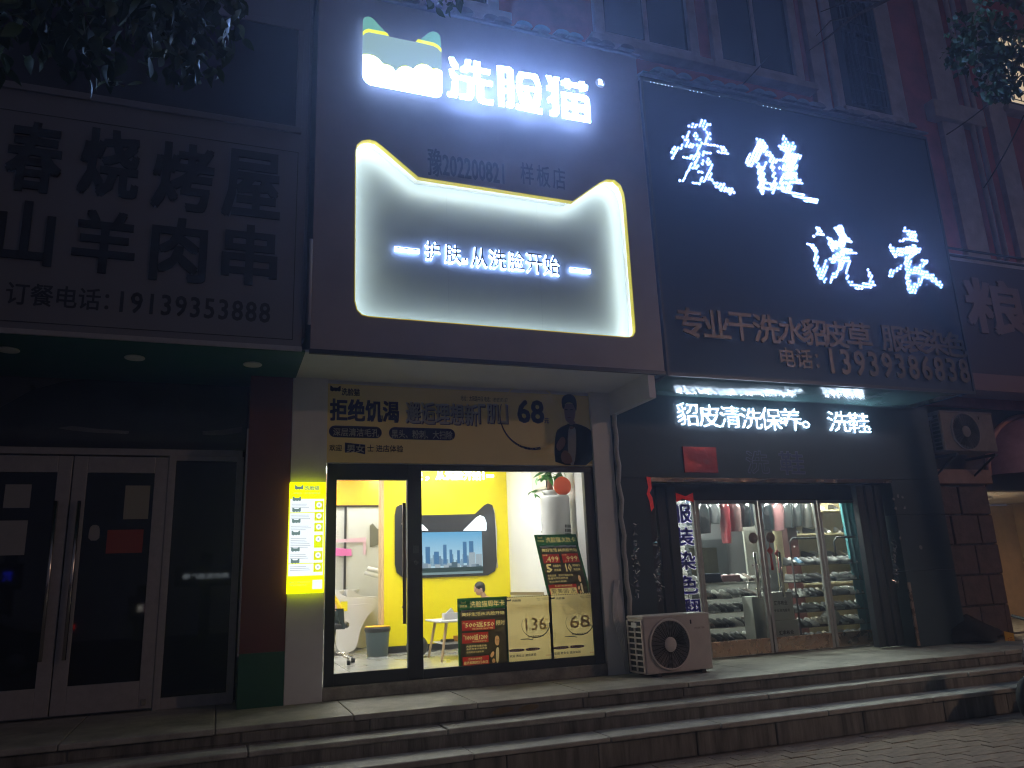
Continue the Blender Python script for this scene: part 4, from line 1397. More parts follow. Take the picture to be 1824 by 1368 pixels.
tag(MB().box(3.0, 10.35, TZ + .001, 3.2, 10.5, TZ + .045).box(3.02, 10.36, TZ + .046, 3.18, 10.46, TZ + .08).build('snack_packet', mat('orange_wrap', (.80, .25, .05), .4)), 'orange snack packets on the small white table', 'packet')
tag(MB().add([(3.16, 10.30, TZ + .005), (3.40, 10.30, TZ + .005), (3.46, 10.46, TZ + .22), (3.22, 10.46, TZ + .22), (3.16, 10.31, TZ + .005), (3.40, 10.31, TZ + .005), (3.46, 10.47, TZ + .22), (3.22, 10.47, TZ + .22)], [(0, 1, 2, 3), (4, 7, 6, 5), (0, 4, 5, 1), (1, 5, 6, 2), (2, 6, 7, 3), (3, 7, 4, 0)]).build('tablet_computer', mat('tablet_grey', (.10, .11, .12), .3)), 'grey tablet propped up on the small white table', 'tablet')
tag(MB().box(3.02, 10.3, .797, 3.40, 10.5, .86).build('snack_box', mat('orange_carton', (.75, .30, .04), .5), bevel=.005), 'orange carton on the shelf under the small table', 'box')
tag(MB().box(2.82, 10.3, .797, 2.98, 10.42, .83).build('black_pouch', niche_black, bevel=.008), 'flat black pouch on the shelf under the small table', 'pouch')
tag(MB().ball((2.62, 10.9, FZ + .145), (.15, .15, .145), 18, 12).build('exercise_ball', mat('dark_ball', (.05, .05, .05), .5)), 'dark round ball on the floor behind the door frame', 'ball')

# black bin with an orange liner rim
bx, by = 2.20, 11.55
bi = thing('waste_bin', (bx, by, FZ), 'dark grey waste bin with a black liner by the yellow wall', 'bin')
MB().lathe([(.13, 0), (.145, .01), (.175, .38), (.17, .385), (.155, .375), (.12, .03)], (bx, by, FZ), n=24).build('bucket', mat('slate_plastic', (.05, .075, .08), .45), bi)
MB().lathe([(.178, .33), (.188, .36), (.184, .395), (.172, .398), (.165, .36)], (bx, by, FZ), n=24).build('liner', mat('bin_liner', (.012, .012, .013), .3, bump=.5, bscale=9), bi)
MB().lathe([(.172, .40), (.18, .405), (.174, .412), (.160, .405)], (bx, by, FZ), n=24).build('rim', orange_paint, bi)

# back area: glazed partition, orange header
gp = thing('glazed_partition', (1.7, 13.9, FZ), 'grey glass partition with an orange header behind the washing beds', 'partition')
MB().box(.82, 13.9, FZ + .05, 2.33, 13.93, 2.95).build('glass_panel', mat('frosted_panel', (.62, .63, .60), .35, vary=.04), gp)
MB().box(.82, 13.86, 2.95, 3.6, 13.95, 3.49).build('header_panel', orange_paint, gp)
for x in (2.07, 3.5):
    MB().box(x - .018, 13.85, FZ, x + .018, 13.90, 2.95).build('post', niche_black, gp)
MB().box(.82, 13.85, 2.92, 3.6, 13.90, 2.95).build('rail', niche_black, gp)
MB().box(2.09, 13.87, FZ + .05, 3.48, 13.9, 2.92).build('glass_panel', mat('frosted_panel', (.62, .63, .60), .35), gp)
def on(px, py, Y):
    v = at(px, py, Y); return (v.x, v.z)
MB().prism([on(659, 975, 13.85), on(659, 936, 13.85), on(664, 932, 13.85), on(672, 942, 13.85), on(690, 945, 13.85), on(690, 968, 13.85), on(680, 968, 13.85)], 13.855, 13.865).build('cat_decal', mat('decal_olive', (.13, .13, .09), .5), gp)
MB().prism([on(598, 990, 13.84), on(598, 976, 13.84), on(626, 978, 13.84), on(626, 990, 13.84)], 13.84, 13.848).build('pink_decal', mat('decal_pink', (.72, .16, .44), .4), gp)
MB().prism([on(598, 966, 13.84), on(598, 961, 13.84), on(652, 957, 13.84), on(652, 988, 13.84), on(647, 988, 13.84), on(647, 966, 13.84)], 13.84, 13.848).build('pink_decal', mat('decal_pale_pink', (.72, .48, .58), .4), gp)

# two white reclining washing beds
bed_w = mat('white_leatherette', (.72, .70, .68), .35)


def wash_bed(x, y, label):
    t = thing('wash_bed', (x, y, FZ), label, 'wash bed', 'white washing beds')
    prof_ = [(-.02, .02), (.18, .02), (.26, .10), (.30, .34), (.40, .52), (.50, .60), (.52, .68), (.40, .72), (.16, .70), (.02, .74), (-.10, .80), (-.14, .74), (-.08, .50), (-.10, .28)]
    MB().prism(smooth_poly([(x + a, FZ + b) for a, b in prof_], 2), y, y + .62).build('base', bed_w, t, bevel=.02)
    MB().prism(smooth_poly([(x - .10, FZ + .70), (x + .45, FZ + .62), (x + .58, FZ + .70), (x + .50, FZ + .80), (x + .1, FZ + .80), (x - .08, FZ + .95), (x - .16, FZ + .90)], 2), y + .04, y + .58).build('cushion', bed_w, t, bevel=.02)
    MB().lathe([(.08, 0), (.14, .02), (.19, .10), (.20, .13), (.18, .13), (.13, .04)], (x - .1, y + .31, FZ + .80), n=20).build('basin', white_panel, t)
    MB().box(x + .0, y - .02, FZ + .62, x + .10, y - .001, FZ + .76).build('yellow_label', yellow_wall, t)
    return t


wash_bed(1.78, 12.3, 'white washing bed nearest the stool, its basin facing left')
wash_bed(2.12, 13.0, 'second white washing bed, half hidden by the yellow wall')
arm = MB()
for a, b in (((655, 1012), (692, 1022)), ((650, 1020), (690, 1031))):
    arm.tube([at(a[0], a[1], 12.9), at(b[0], b[1], 12.9)], .035, 8)
tag(arm.build('steamer_arm', white_panel), 'two white steamer arms above the washing beds', 'steamer')

# rolling stool and the seated worker in yellow
stx, sty = 1.48, 10.75
stl = thing('rolling_stool', (stx, sty, FZ), 'rolling stool with chrome star base just inside the door', 'stool')
MB().lathe([(.17, .45), (.19, .47), (.19, .51), (.16, .53)], (stx, sty, FZ), n=24).build('seat', niche_black, stl)
MB().tube([(stx, sty, FZ + .10), (stx, sty, FZ + .45)], .022, 10).build('column', steel, stl)
for k in range(5):
    a = k * 2 * math.pi / 5 + .3
    ex, ey = stx + .27 * math.cos(a), sty + .27 * math.sin(a)
    lg = MB().tube([(stx, sty, FZ + .13), (stx + .15 * math.cos(a), sty + .15 * math.sin(a), FZ + .13), (ex, ey, FZ + .075)], [.02, .018, .014], 8).build('leg', steel, stl)
    MB().lathe([(.030, -.022), (.030, .022)], (ex, ey, FZ + .031), 'x', 12).build('caster', rubber, lg)


def skin_body(name, joints, edges, m, parent, root=0, sub=2):
    me = bpy.data.meshes.new(name)
    me.from_pydata([j[0] for j in joints], edges, [])
    me.materials.append(m)
    o = bpy.data.objects.new(name, me)
    COL.objects.link(o)
    sk = o.modifiers.new('skin', 'SKIN')
    sk.use_smooth_shade = True
    lay = me.skin_vertices[0] if len(me.skin_vertices) else None
    if lay is None:
        bm = bmesh.new(); bm.from_mesh(me); bm.verts.layers.skin.verify(); bm.to_mesh(me); bm.free()
        lay = me.skin_vertices[0]
    for i, j in enumerate(joints):
        r_ = j[1]
        lay.data[i].radius = r_ if isinstance(r_, tuple) else (r_, r_)
        lay.data[i].use_root = (i == root)
    ss = o.modifiers.new('sub', 'SUBSURF')
    ss.levels = sub
    ss.render_levels = sub
    if parent:
        o.parent = parent
        o.matrix_parent_inverse = parent.matrix_basis.inverted()
    return o


def hand(parent_list, edges, wrist_i, wx, d, side):
    """five short finger chains rooted in the palm"""
    px_ = Vector(wx); d = Vector(d).normalized()
    s_ = d.cross(Vector((0, 0, 1))).normalized() * side
    k = len(parent_list)
    palm = px_ + d * .06
    parent_list.append((tuple(palm), (.026, .016))); edges.append((wrist_i, k))
    for i, l in enumerate((.055, .065, .06, .048)):
        b = palm + s_ * (.018 * (i - 1.5)) + d * .02
        a = len(parent_list)
        parent_list.append((tuple(b), .008)); edges.append((k, a))
        parent_list.append((tuple(b + d * l * .6 + Vector((0, 0, -.012))), .0075)); edges.append((a, a + 1))
        parent_list.append((tuple(b + d * l + Vector((0, 0, -.03))), .006)); edges.append((a + 1, a + 2))
    a = len(parent_list)
    b = px_ + d * .03 - s_ * .03
    parent_list.append((tuple(b), .009)); edges.append((k, a))
    parent_list.append((tuple(b + d * .035 - s_ * .012 + Vector((0, 0, -.01))), .008)); edges.append((a, a + 1))


def seated(name, x, y, seat_z, s, faceyaw, top_m, leg_m, label, lean_f=.25, head_down=.3, floor=FZ, hair_m=hair):
    """seated figure facing +X before rotation; s scales a 1.7 m adult"""
    t = thing(name, (x, y, floor), label, 'person')
    cs, sn = math.cos(faceyaw), math.sin(faceyaw)
    def P(a, b, c):
        a, b = a * s, b * s
        return (x + a * cs - b * sn, y + a * sn + b * cs, seat_z + c * s)
    fl = (floor - seat_z) / s
    lx = .50 * lean_f / .5
    # continuous body: pelvis, spine, neck, head, arms, legs
    J = [(P(0, 0, .10), (.15 * s, .12 * s)), (P(.04 + lx * .3, 0, .28), (.125 * s, .10 * s)), (P(.05 + lx * .8, 0, .46), (.15 * s, .11 * s)),
         (P(.06 + lx * 1.05, 0, .56), .06 * s), (P(.09 + lx * 1.2, 0, .63), .05 * s)]
    Eg = [(0, 1), (1, 2), (2, 3), (3, 4)]
    hd = P(.13 + lx * 1.35, 0, .75)
    for sd in (-1, 1):
        k = len(J)
        J += [(P(.04 + lx * .9, sd * .18, .50), .062 * s), (P(.12 + lx, sd * .23, .26), .045 * s), (P(.34 + lx, sd * .16, .22), .032 * s)]
        Eg += [(2, k), (k, k + 1), (k + 1, k + 2)]
        dv = Vector(P(1, 0, 0)) - Vector(P(0, 0, 0))
        hand(J, Eg, k + 2, J[k + 2][0], dv, sd)
        k = len(J)
        J += [(P(.06, sd * .10, .08), .095 * s), (P(.44, sd * .13, .08), .068 * s), (P(.42, sd * .13, fl + .12), .045 * s), (P(.45, sd * .13, fl + .05), .042 * s), (P(.60, sd * .14, fl + .035), .035 * s)]
        Eg += [(0, k), (k, k + 1), (k + 1, k + 2), (k + 2, k + 3), (k + 3, k + 4)]
    skin_body('body', J, Eg, skin, t)
    L_ = [(J[0][0], (.165 * s, .135 * s))]
    El = []
    for sd in (-1, 1):
        k = len(L_)
        L_ += [(P(.06, sd * .10, .08), .105 * s), (P(.44, sd * .13, .08), .08 * s), (P(.42, sd * .13, fl + .14), .058 * s)]
        El += [(0, k), (k, k + 1), (k + 1, k + 2)]
    skin_body('trousers', L_, El, leg_m, t)
    sh_ = MB()
    for sd in (-1, 1):
        a, b = P(.40, sd * .13, fl + .04), P(.62, sd * .14, fl + .03)
        sh_.tube([a, ((a[0] + b[0]) / 2, (a[1] + b[1]) / 2, a[2]), b], [.045 * s, .05 * s, .035 * s], 10)
    sh_.build('shoes', rubber, t)
    # clothing as its own close fitting layer
    T = [(J[0][0], (.16 * s, .13 * s)), (J[1][0], (.140 * s, .115 * s)), (J[2][0], (.165 * s, .125 * s)), (J[3][0], .072 * s)]
    Et = [(0, 1), (1, 2), (2, 3)]
    for sd in (-1, 1):
        k = len(T)
        T += [(P(.04 + lx * .9, sd * .18, .50), .078 * s), (P(.11 + lx, sd * .225, .28), .062 * s), (P(.27 + lx, sd * .18, .23), .052 * s)]
        Et += [(2, k), (k, k + 1), (k + 1, k + 2)]
    skin_body('top', T, Et, top_m, t)
    # head with face
    h = MB()
    hr = .105 * s / .94
    R_ = Matrix.Translation(hd) @ Matrix.Rotation(faceyaw, 4, 'Z') @ Matrix.Rotation(head_down, 4, 'Y')
    def part(mb, c, r_, n=16, m=12):
        b = MB().ball((0, 0, 0), r_, n, m)
        mb.add([tuple(R_ @ (Vector(v) + Vector(c))) for v in b.v], b.f, True)
    part(h, (0, 0, .01 * s), (hr * .98, hr * .80, hr * 1.12), 20, 14)
    part(h, (hr * .35, 0, -hr * .62), (hr * .55, hr * .52, hr * .48))
    part(h, (hr * .98, 0, -hr * .12), (hr * .17, hr * .13, hr * .22))
    for sd in (-1, 1):
        part(h, (-hr * .05, sd * hr * .80, -hr * .12), (hr * .20, hr * .09, hr * .30))
    h.tube([R_ @ Vector((-.02 * s, 0, -hr * .6)), R_ @ Vector((-.05 * s, 0, -hr * 1.7))], [.05 * s, .055 * s], 10)
    ho = h.build('head', skin, t)
    e = MB()
    for sd in (-1, 1):
        part(e, (hr * .86, sd * hr * .33, .06 * hr), (hr * .07, hr * .13, hr * .06), 8, 6)
        part(e, (hr * .88, sd * hr * .34, .26 * hr), (hr * .05, hr * .19, hr * .04), 8, 6)
    e.build('eyes', ink_k, ho)
    l = MB(); part(l, (hr * .86, 0, -hr * .62), (hr * .06, hr * .22, hr * .05), 8, 6); l.build('mouth', mat('lip', (.42, .14, .12), .5), ho)
    hh = MB()
    part(hh, (-hr * .13, 0, hr * .28), (hr * 1.04, hr * .88, hr * 1.0), 20, 14)
    part(hh, (-hr * .45, 0, -hr * .12), (hr * .62, hr * .80, hr * .75), 16, 12)
    hh.build('hair', hair_m, ho)
    return t


seated('person', stx + .05, sty, FZ + .50, .98, math.pi * .97, mat('yellow_shirt', (.78, .54, .0), .7, bump=.3, bscale=14), mat('dark_trousers', (.02, .035, .035), .8), 'worker in a yellow shirt and dark trousers seated on the rolling stool', lean_f=.22, head_down=.5)
kh = at(866, 1048, 10.95)
kst = thing('low_stool', (kh.x + .14, 10.95, FZ), 'low white stool under the child at the table', 'stool')
MB().lathe([(.14, .30), (.16, .32), (.15, .345)], (kh.x + .14, 10.95, FZ), n=20).build('seat', white_panel, kst)
for k in range(4):
    a = k * math.pi / 2 + .78
    MB().tube([(kh.x + .14 + .10 * math.cos(a), 10.95 + .10 * math.sin(a), FZ + .31), (kh.x + .14 + .15 * math.cos(a), 10.95 + .15 * math.sin(a), FZ)], .014, 8).build('leg', wood, kst)
seated('person', kh.x + .14, 10.95, FZ + .345, .70, math.pi, mat('child_shirt', (.30, .32, .36), .8), mat('child_shorts', (.05, .06, .10), .8), 'child with short black hair looking down behind the posters', lean_f=.16, head_down=.28)
# ================================================================== SHOP C: the dry cleaner on the right
GX0, GX1, GZ0, GZ1 = 4.765, 9.62, 3.79, 7.70
gs = thing('laundry_signboard', (7.2, 7.4, 3.8), 'dark navy signboard with four brush style LED dot characters', 'signboard')
MB().box(GX0, SY + .0, GZ0, GX1, SY + .03, GZ1).build('panel', navy_sign, gs)
for xa in (GX0, GX1 - .03):
    MB().box(xa, SY + .03, GZ0, xa + .03, 8.40, GZ1).build('side_panel', navy_sign, gs)
et = MB()
et.box(GX0 - .012, SY - .02, GZ0 - .03, GX1 + .012, SY + .0, GZ0 + .012).box(GX0 - .012, SY - .02, GZ1 - .02, GX1 + .012, SY + .0, GZ1 + .03)
et.box(GX0 - .012, SY - .02, GZ0 + .012, GX0 + .02, SY - .001, GZ1 - .02).box(GX1 - .02, SY - .02, GZ0 + .012, GX1 + .012, SY - .001, GZ1 - .02)
et.build('edge_trim', mat('dark_trim', (.03, .04, .06), .4), gs)
led_m = glow('led_dot', (.24, .42, 1.0), 420.0)
CH = {
 'love': (1180, 190, [
  [(228,222),(330,195),(385,175),(420,115),(470,140),(530,210),(380,218),(240,232)],
  [(198,300),(215,295),(240,320),(290,270),(280,340),(290,400),(255,410),(230,340)],
  [(320,265),(362,260),(405,365),(365,365),(345,310)],
  [(452,250),(480,250),(528,310),(515,350),(470,410),(430,415),(485,330),(480,290)],
  [(120,400),(160,440),(240,405),(400,395),(550,398),(640,412),(690,440),(740,520),(560,505),(640,475),(620,425),(480,418),(300,440),(190,445),(150,490),(120,585),(85,505)],
  [(225,545),(300,530),(370,510),(470,480),(530,515),(420,525),(330,570),(240,575)],
  [(380,430),(415,450),(400,520),(370,610),(310,690),(200,835),(180,815),(260,700),(330,600),(360,500)],
  [(370,630),(490,560),(545,610),(545,660),(510,780),(440,830),(350,850),(300,825),(410,800),(480,730),(510,640),(490,590),(370,660)],
  [(330,660),(380,660),(440,720),(540,790),(620,830),(750,880),(805,945),(720,950),(640,915),(560,850),(480,760),(380,700)]]),
 'health': (1180, 190, [
  [(1000,325),(1110,380),(1125,440),(1040,570),(1000,610),(940,665),(890,590),(900,550),(960,510),(1020,400)],
  [(1010,600),(1050,600),(1075,690),(1105,580),(1128,590),(1105,700),(1105,965),(1090,975),(1045,900),(1030,700)],
  [(1095,470),(1140,470),(1210,550),(1210,585),(1340,535),(1340,570),(1200,615),(1150,600),(1180,560),(1100,500)],
  [(1168,610),(1192,610),(1222,720),(1232,850),(1200,950),(1140,895),(1190,880),(1100,805),(1110,780),(1190,845),(1203,780)],
  [(1290,300),(1330,300),(1355,400),(1440,400),(1440,470),(1400,480),(1395,900),(1410,930),(1360,930),(1365,850),(1350,700),(1340,560),(1315,400)],
  [(1240,430),(1310,405),(1340,470),(1285,460)],
  [(1330,520),(1500,510),(1500,555),(1440,590),(1330,590)],
  [(1260,655),(1440,600),(1470,640),(1440,665),(1270,690)],
  [(1270,740),(1450,700),(1480,750),(1280,790)],
  [(1270,825),(1500,780),(1525,835),(1400,830),(1280,860)],
  [(1230,860),(1290,870),(1390,915),(1560,965),(1715,1030),(1590,1045),(1460,985),(1340,930),(1220,880)]]),
 'wash': (1420, 380, [
  [(160,125),(215,135),(270,180),(297,235),(170,250),(235,205)],
  [(90,305),(110,305),(180,345),(228,440),(222,640),(305,515),(320,550),(298,765),(230,690),(190,580),(180,440),(140,370)],
  [(405,150),(440,125),(490,145),(520,240),(525,470),(480,600),(370,760),(345,740),(430,590),(475,450),(455,260)],
  [(335,265),(355,265),(400,315),(450,320),(530,260),(605,295),(540,325),(470,370),(385,400),(345,330)],
  [(325,490),(440,440),(500,400),(570,385),(650,430),(590,440),(530,415),(470,500),(370,545)],
  [(525,485),(560,490),(590,545),(550,640),(553,700),(612,762),(720,762),(790,720),(758,605),(782,605),(842,785),(800,818),(680,818),(590,798),(528,710),(520,600),(555,540)]]),
 'clothes': (1420, 380, [
  [(1140,170),(1165,160),(1270,205),(1305,255),(1295,310),(1220,285),(1110,322),(1092,300),(1200,260),(1190,215)],
  [(1000,350),(1020,345),(1050,395),(1280,345),(1335,375),(1335,440),(1260,425),(1130,445),(1070,470),(1020,425)],
  [(1270,360),(1335,400),(1230,480),(1020,690),(1000,680),(1005,620),(1120,570),(1210,450)],
  [(1175,540),(1228,500),(1232,640),(1215,790),(1250,800),(1335,700),(1368,690),(1340,760),(1262,890),(1208,850),(1172,740)],
  [(1340,500),(1400,500),(1430,530),(1330,610),(1450,650),(1550,740),(1588,800),(1560,818),(1430,705),(1250,645),(1260,580),(1320,580),(1380,530)]])}
rr = random.Random(2)


def bead(mb, x, z, y, r, n=6, dome=0.0):
    """one LED lens: a small disc lying on the board, or a dome when dome > 0"""
    vs = [(x + r * math.cos(2 * math.pi * k / n), y, z + r * math.sin(2 * math.pi * k / n)) for k in range(n)]
    if not dome:
        mb.add(vs, [tuple(range(n))], False)
        return
    vs += [(x + .6 * r * math.cos(2 * math.pi * k / n), y - r * dome, z + .6 * r * math.sin(2 * math.pi * k / n)) for k in range(n)]
    mb.add(vs, [(k, (k + 1) % n, n + (k + 1) % n, n + k) for k in range(n)] + [tuple(range(n, 2 * n))], False)


YG = SY - .003
for key, (ox, oy, polys) in CH.items():
    P_ = [polypx(p, YG, ox, oy, 6.08) for p in polys]
    xs = [v[0] for p in P_ for v in p]; zs = [v[1] for p in P_ for v in p]
    mb = MB()
    d = .049
    row = 0
    z = min(zs)
    while z < max(zs) + d:
        x = min(xs) + (d / 2 if row % 2 else 0)
        while x < max(xs):
            if any(inside(p, x + ex, z + ez) for p in P_ for ex, ez in ((0, 0), (.007, 0), (-.007, 0), (0, .007), (0, -.007))):
                bead(mb, x + rr.uniform(-.004, .004), z + rr.uniform(-.004, .004), YG, .0056)
            x += d
        z += d * .87
        row += 1
    o = mb.build('led_character', led_m, gs)
    o['kind'] = 'stuff'
def gold(body, a, b, c, d, **k):
    textpx(body, a, b, c, d, SY - .022, brass, gs, depth=.02, **k)
for ch, a, b, c, d in (('专', 1205, 600, 1250, 551), ('业', 1253, 601, 1296, 556), ('干', 1299, 606, 1338, 560), ('洗', 1343, 610, 1384, 563), ('水', 1389, 612, 1428, 568), ('貂', 1430, 615, 1467, 571), ('皮', 1469, 618, 1505, 575), ('草', 1509, 621, 1547, 577),
                      ('服', 1572, 625, 1606, 583), ('装', 1610, 628, 1643, 586), ('染', 1647, 631, 1682, 590), ('色', 1685, 635, 1714, 594)):
    gold(ch, a, b, c, d, name='letter', offset=.018)
gold('电话：', 1390, 654, 1454, 624, name='letter', offset=.012)
gold('13939386838', 1480, 666, 1720, 641, name='letter', offset=.018, spacing=1.2)
# stray LEDs along the top edge of the board
sp = MB()
for a, b, n in ((1160, 1172, 3), (1180, 1198, 4), (1230, 1250, 4), (1282, 1286, 1), (1360, 1390, 5)):
    for i in range(n):
        x = a + (b - a) * i / max(1, n - 1)
        p = at(x, 148 + (x - 1160) * .195, SY - .03)
        bead(sp, p.x, GZ1 - .035, SY - .022, .0065)
sp.build('led_strip', glow('edge_led', (.6, .8, 1.0), 5), gs)

shop_c = thing('laundry_shop_front', (7.2, 8.4, .45), 'dark teal front of the dry cleaner with lit shoe racks inside', 'shop front')
OX0, OX1, OZ1 = 4.965, 8.93, 2.72
MB().box(4.52, 8.40, .45, OX0, 9.05, OZ1).build('pillar', teal_panel, shop_c)
MB().box(OX1, 8.40, .45, 9.86, 9.05, 1.45).build('wall_panel', teal_panel, shop_c, bevel=.004)
MB().box(OX1, 8.40, 1.456, 9.86, 9.05, 2.22).build('wall_panel', teal_panel, shop_c, bevel=.004)
MB().box(OX1, 8.40, 2.226, 9.86, 9.05, 2.72).build('wall_panel', teal_panel, shop_c, bevel=.004)
MB().box(4.52, 8.40, OZ1 + .006, 9.86, 9.05, 3.80).build('header_panel', teal_panel, shop_c, bevel=.004)
# sagging sheet lining the underside of the signboard
so = MB()
vs, fs = [], []
NX, NY = 24, 8
for i in range(NX + 1):
    for j in range(NY + 1):
        u, v = i / NX, j / NY
        x = 4.80 + u * 4.55
        y = 7.44 + v * .95
        sag = .10 * math.sin(math.pi * v) * (.55 + .45 * math.sin(u * 5.2 + .6)) + .05 * (u > .8) * (u - .8) * 5
        vs.append((x, y, 3.79 - sag * .6))
for i in range(NX):
    for j in range(NY):
        a = i * (NY + 1) + j
        fs.append((a, a + 1, a + NY + 2, a + NY + 1))
so.add(vs, fs, True)
o = so.build('soffit_sheet', green_soffit, shop_c)
s_ = o.modifiers.new('thick', 'SOLIDIFY'); s_.thickness = .004
MB().box(4.80, 7.44, 3.80, 9.6, 8.39, 3.81).build('soffit', mat('soffit_board', (.10, .12, .12), .6), shop_c)

# LED lettering on the header
lt = thing('led_lettering', (7, 8.38, 3.4), 'white LED dot lettering running across the dry cleaner header', 'lettering')
led2 = glow('led_white', (.64, .80, 1.0), 44.0)


def led_text(body, ax, ay, bx, by, Y, step, r):
    vs, fs = glyphs(body, -.012, 0, 2, 1.0)
    a, b = at(ax, ay, Y), at(bx, by, Y)
    tri = []
    for f_ in fs:
        for k in range(1, len(f_) - 1):
            tri.append([(a.x + vs[i][0] * (b.x - a.x), a.z + vs[i][1] * (b.z - a.z)) for i in (f_[0], f_[k], f_[k + 1])])
    used = {}
    for (x0, z0), (x1, z1), (x2, z2) in tri:
        lo, hi = min(x0, x1, x2), max(x0, x1, x2)
        bl_, bh = min(z0, z1, z2), max(z0, z1, z2)
        d = (z1 - z2) * (x0 - x2) + (x2 - x1) * (z0 - z2)
        if abs(d) < 1e-12:
            continue
        sub = step / 3
        for i in range(int(lo / sub), int(hi / sub) + 2):
            for j in range(int(bl_ / sub), int(bh / sub) + 2):
                x, z = i * sub, j * sub
                l0 = ((z1 - z2) * (x - x2) + (x2 - x1) * (z - z2)) / d
                l1 = ((z2 - z0) * (x - x2) + (x0 - x2) * (z - z2)) / d
                if l0 >= -.01 and l1 >= -.01 and l0 + l1 <= 1.01:
                    used.setdefault((round(x / step), round(z / step)), []).append((x, z))
    mb = MB()
    for pts_ in used.values():
        x = sum(p[0] for p in pts_) / len(pts_); z = sum(p[1] for p in pts_) / len(pts_)
        bead(mb, x, z, Y, r, 5, 1.6)
    o_ = mb.build('led_dots', led2, lt)
    o_['kind'] = 'stuff'


YLT = 8.392
for ch, a, b, c, d in (('貂', 1208, 757, 1241, 719), ('皮', 1247, 760, 1280, 722), ('清', 1285, 761, 1316, 724), ('洗', 1322, 763, 1354, 727), ('保', 1357, 765, 1389, 728), ('养', 1392, 766, 1424, 729), ('。', 1430, 762, 1441, 751),
                      ('洗', 1478, 768, 1511, 734), ('鞋', 1514, 770, 1545, 736), ('.', 1547, 766, 1551, 762)):
    led_text(ch, a, b, c, d, YLT, .0235, .0054)
# dim outline letters and the red plaque below
ol = mat('outline_letter', (.16, .18, .28), .5)
olb = mat('outline_letter_blue', (.035, .05, .16), .5)
for ch, a, b, c, d, m in (('洗', 1331, 844, 1367, 803, teal_panel), ('鞋', 1391, 846, 1430, 804, olb)):
    p, q = at(a, b, 8.395), at(c, d, 8.395)
    text(ch, p.x, p.z, q.x, q.z, 8.396, ol, shop_c, 'letter_outline', offset=.028)
    text(ch, p.x + .012, p.z + .012, q.x - .012, q.z - .012, 8.393, m, shop_c, 'letter', offset=.006)
p, q = at(1219, 842, 8.39), at(1274, 797, 8.39)
pq = thing('red_plaque', (p.x, 8.39, p.z), 'small shiny red plaque above the left end of the laundry doors', 'plaque')
MB().box(p.x, 8.375, p.z, q.x, 8.398, q.z).build('plate', mat('red_foil', (.35, .03, .025), .22, metal=.55, bump=.6, bscale=3), pq, bevel=.004)
text('光荣', p.x + .16, p.z + .10, q.x - .12, p.z + .17, 8.373, mat('maroon_ink', (.10, .01, .01), .5), pq)

# recess of the doors
YDC = 9.0
rec = mat('recess_lining', (.05, .04, .038), .3, bump=.35, bscale=4)
MB().box(OX0, 8.43, 2.72, OX1, 9.04, 2.74).build('recess_soffit', rec, shop_c)
MB().box(OX0 - .02, 8.385, 2.67, OX1, 8.40, 2.722).build('foil_trim', mat('bronze_foil', (.13, .10, .075), .25, metal=.9, bump=.9, bscale=10, vary=.5), shop_c)
MB().box(OX0, YDC - .02, 2.50, OX1, YDC + .05, 2.72).build('door_header', mat('brown_header', (.06, .04, .035), .2, bump=.4, bscale=3), shop_c)


def shutter(x0, x1, y0, label):
    t = thing('folding_shutter', ((x0 + x1) / 2, y0, .46), label, 'shutter', 'folded shutters beside the laundry doors')
    n = max(4, int((x1 - x0) / .075))
    for i in range(n):
        xa = x0 + (x1 - x0) * i / n
        w_ = (x1 - x0) / n
        MB().prism([(xa, .47), (xa + w_ * .86, .47), (xa + w_ * .86, 2.66), (xa, 2.66)], y0 + (.03 if i % 2 else 0), y0 + .10).build('slat', mat('shutter_navy', (.020, .024, .036), .5, vary=.2), t, bevel=.008)
    return t


shutter(5.16, 5.64, 8.80, 'folded dark shutter stack left of the laundry window lettering')
shutter(8.42, 8.92, 8.55, 'folded dark shutter stack at the right side of the laundry doors')

leaf_lab = ['left leaf of the laundry doors, before the smaller shoe rack', 'middle leaf of the laundry doors, carrying the red knots', 'right leaf of the laundry doors, before the teal curtain']
xs_ = [6.02, 7.06, 8.10, 9.0]


def shop_leaf(i, x0, x1):
    d = thing('glass_door', ((x0 + x1) / 2, YDC, .47), leaf_lab[i], 'door', 'glass leaves of the laundry')
    f_ = MB()
    f_.box(x0 + .01, YDC, .47, x0 + .055, YDC + .045, 2.50).box(x1 - .055, YDC, .47, x1 - .01, YDC + .045, 2.50).box(x0 + .055, YDC, 2.455, x1 - .055, YDC + .045, 2.50)
    f_.build('leaf_frame', alu, d, bevel=.003)
    MB().box(x0 + .055, YDC, .47, x1 - .055, YDC + .045, .66).build('kick_plate', copper_steel, d, bevel=.004)
    MB().box(x0 + .055, YDC + .02, .66, x1 - .055, YDC + .026, 2.455).build('pane', sooty_glass, d)
    return d


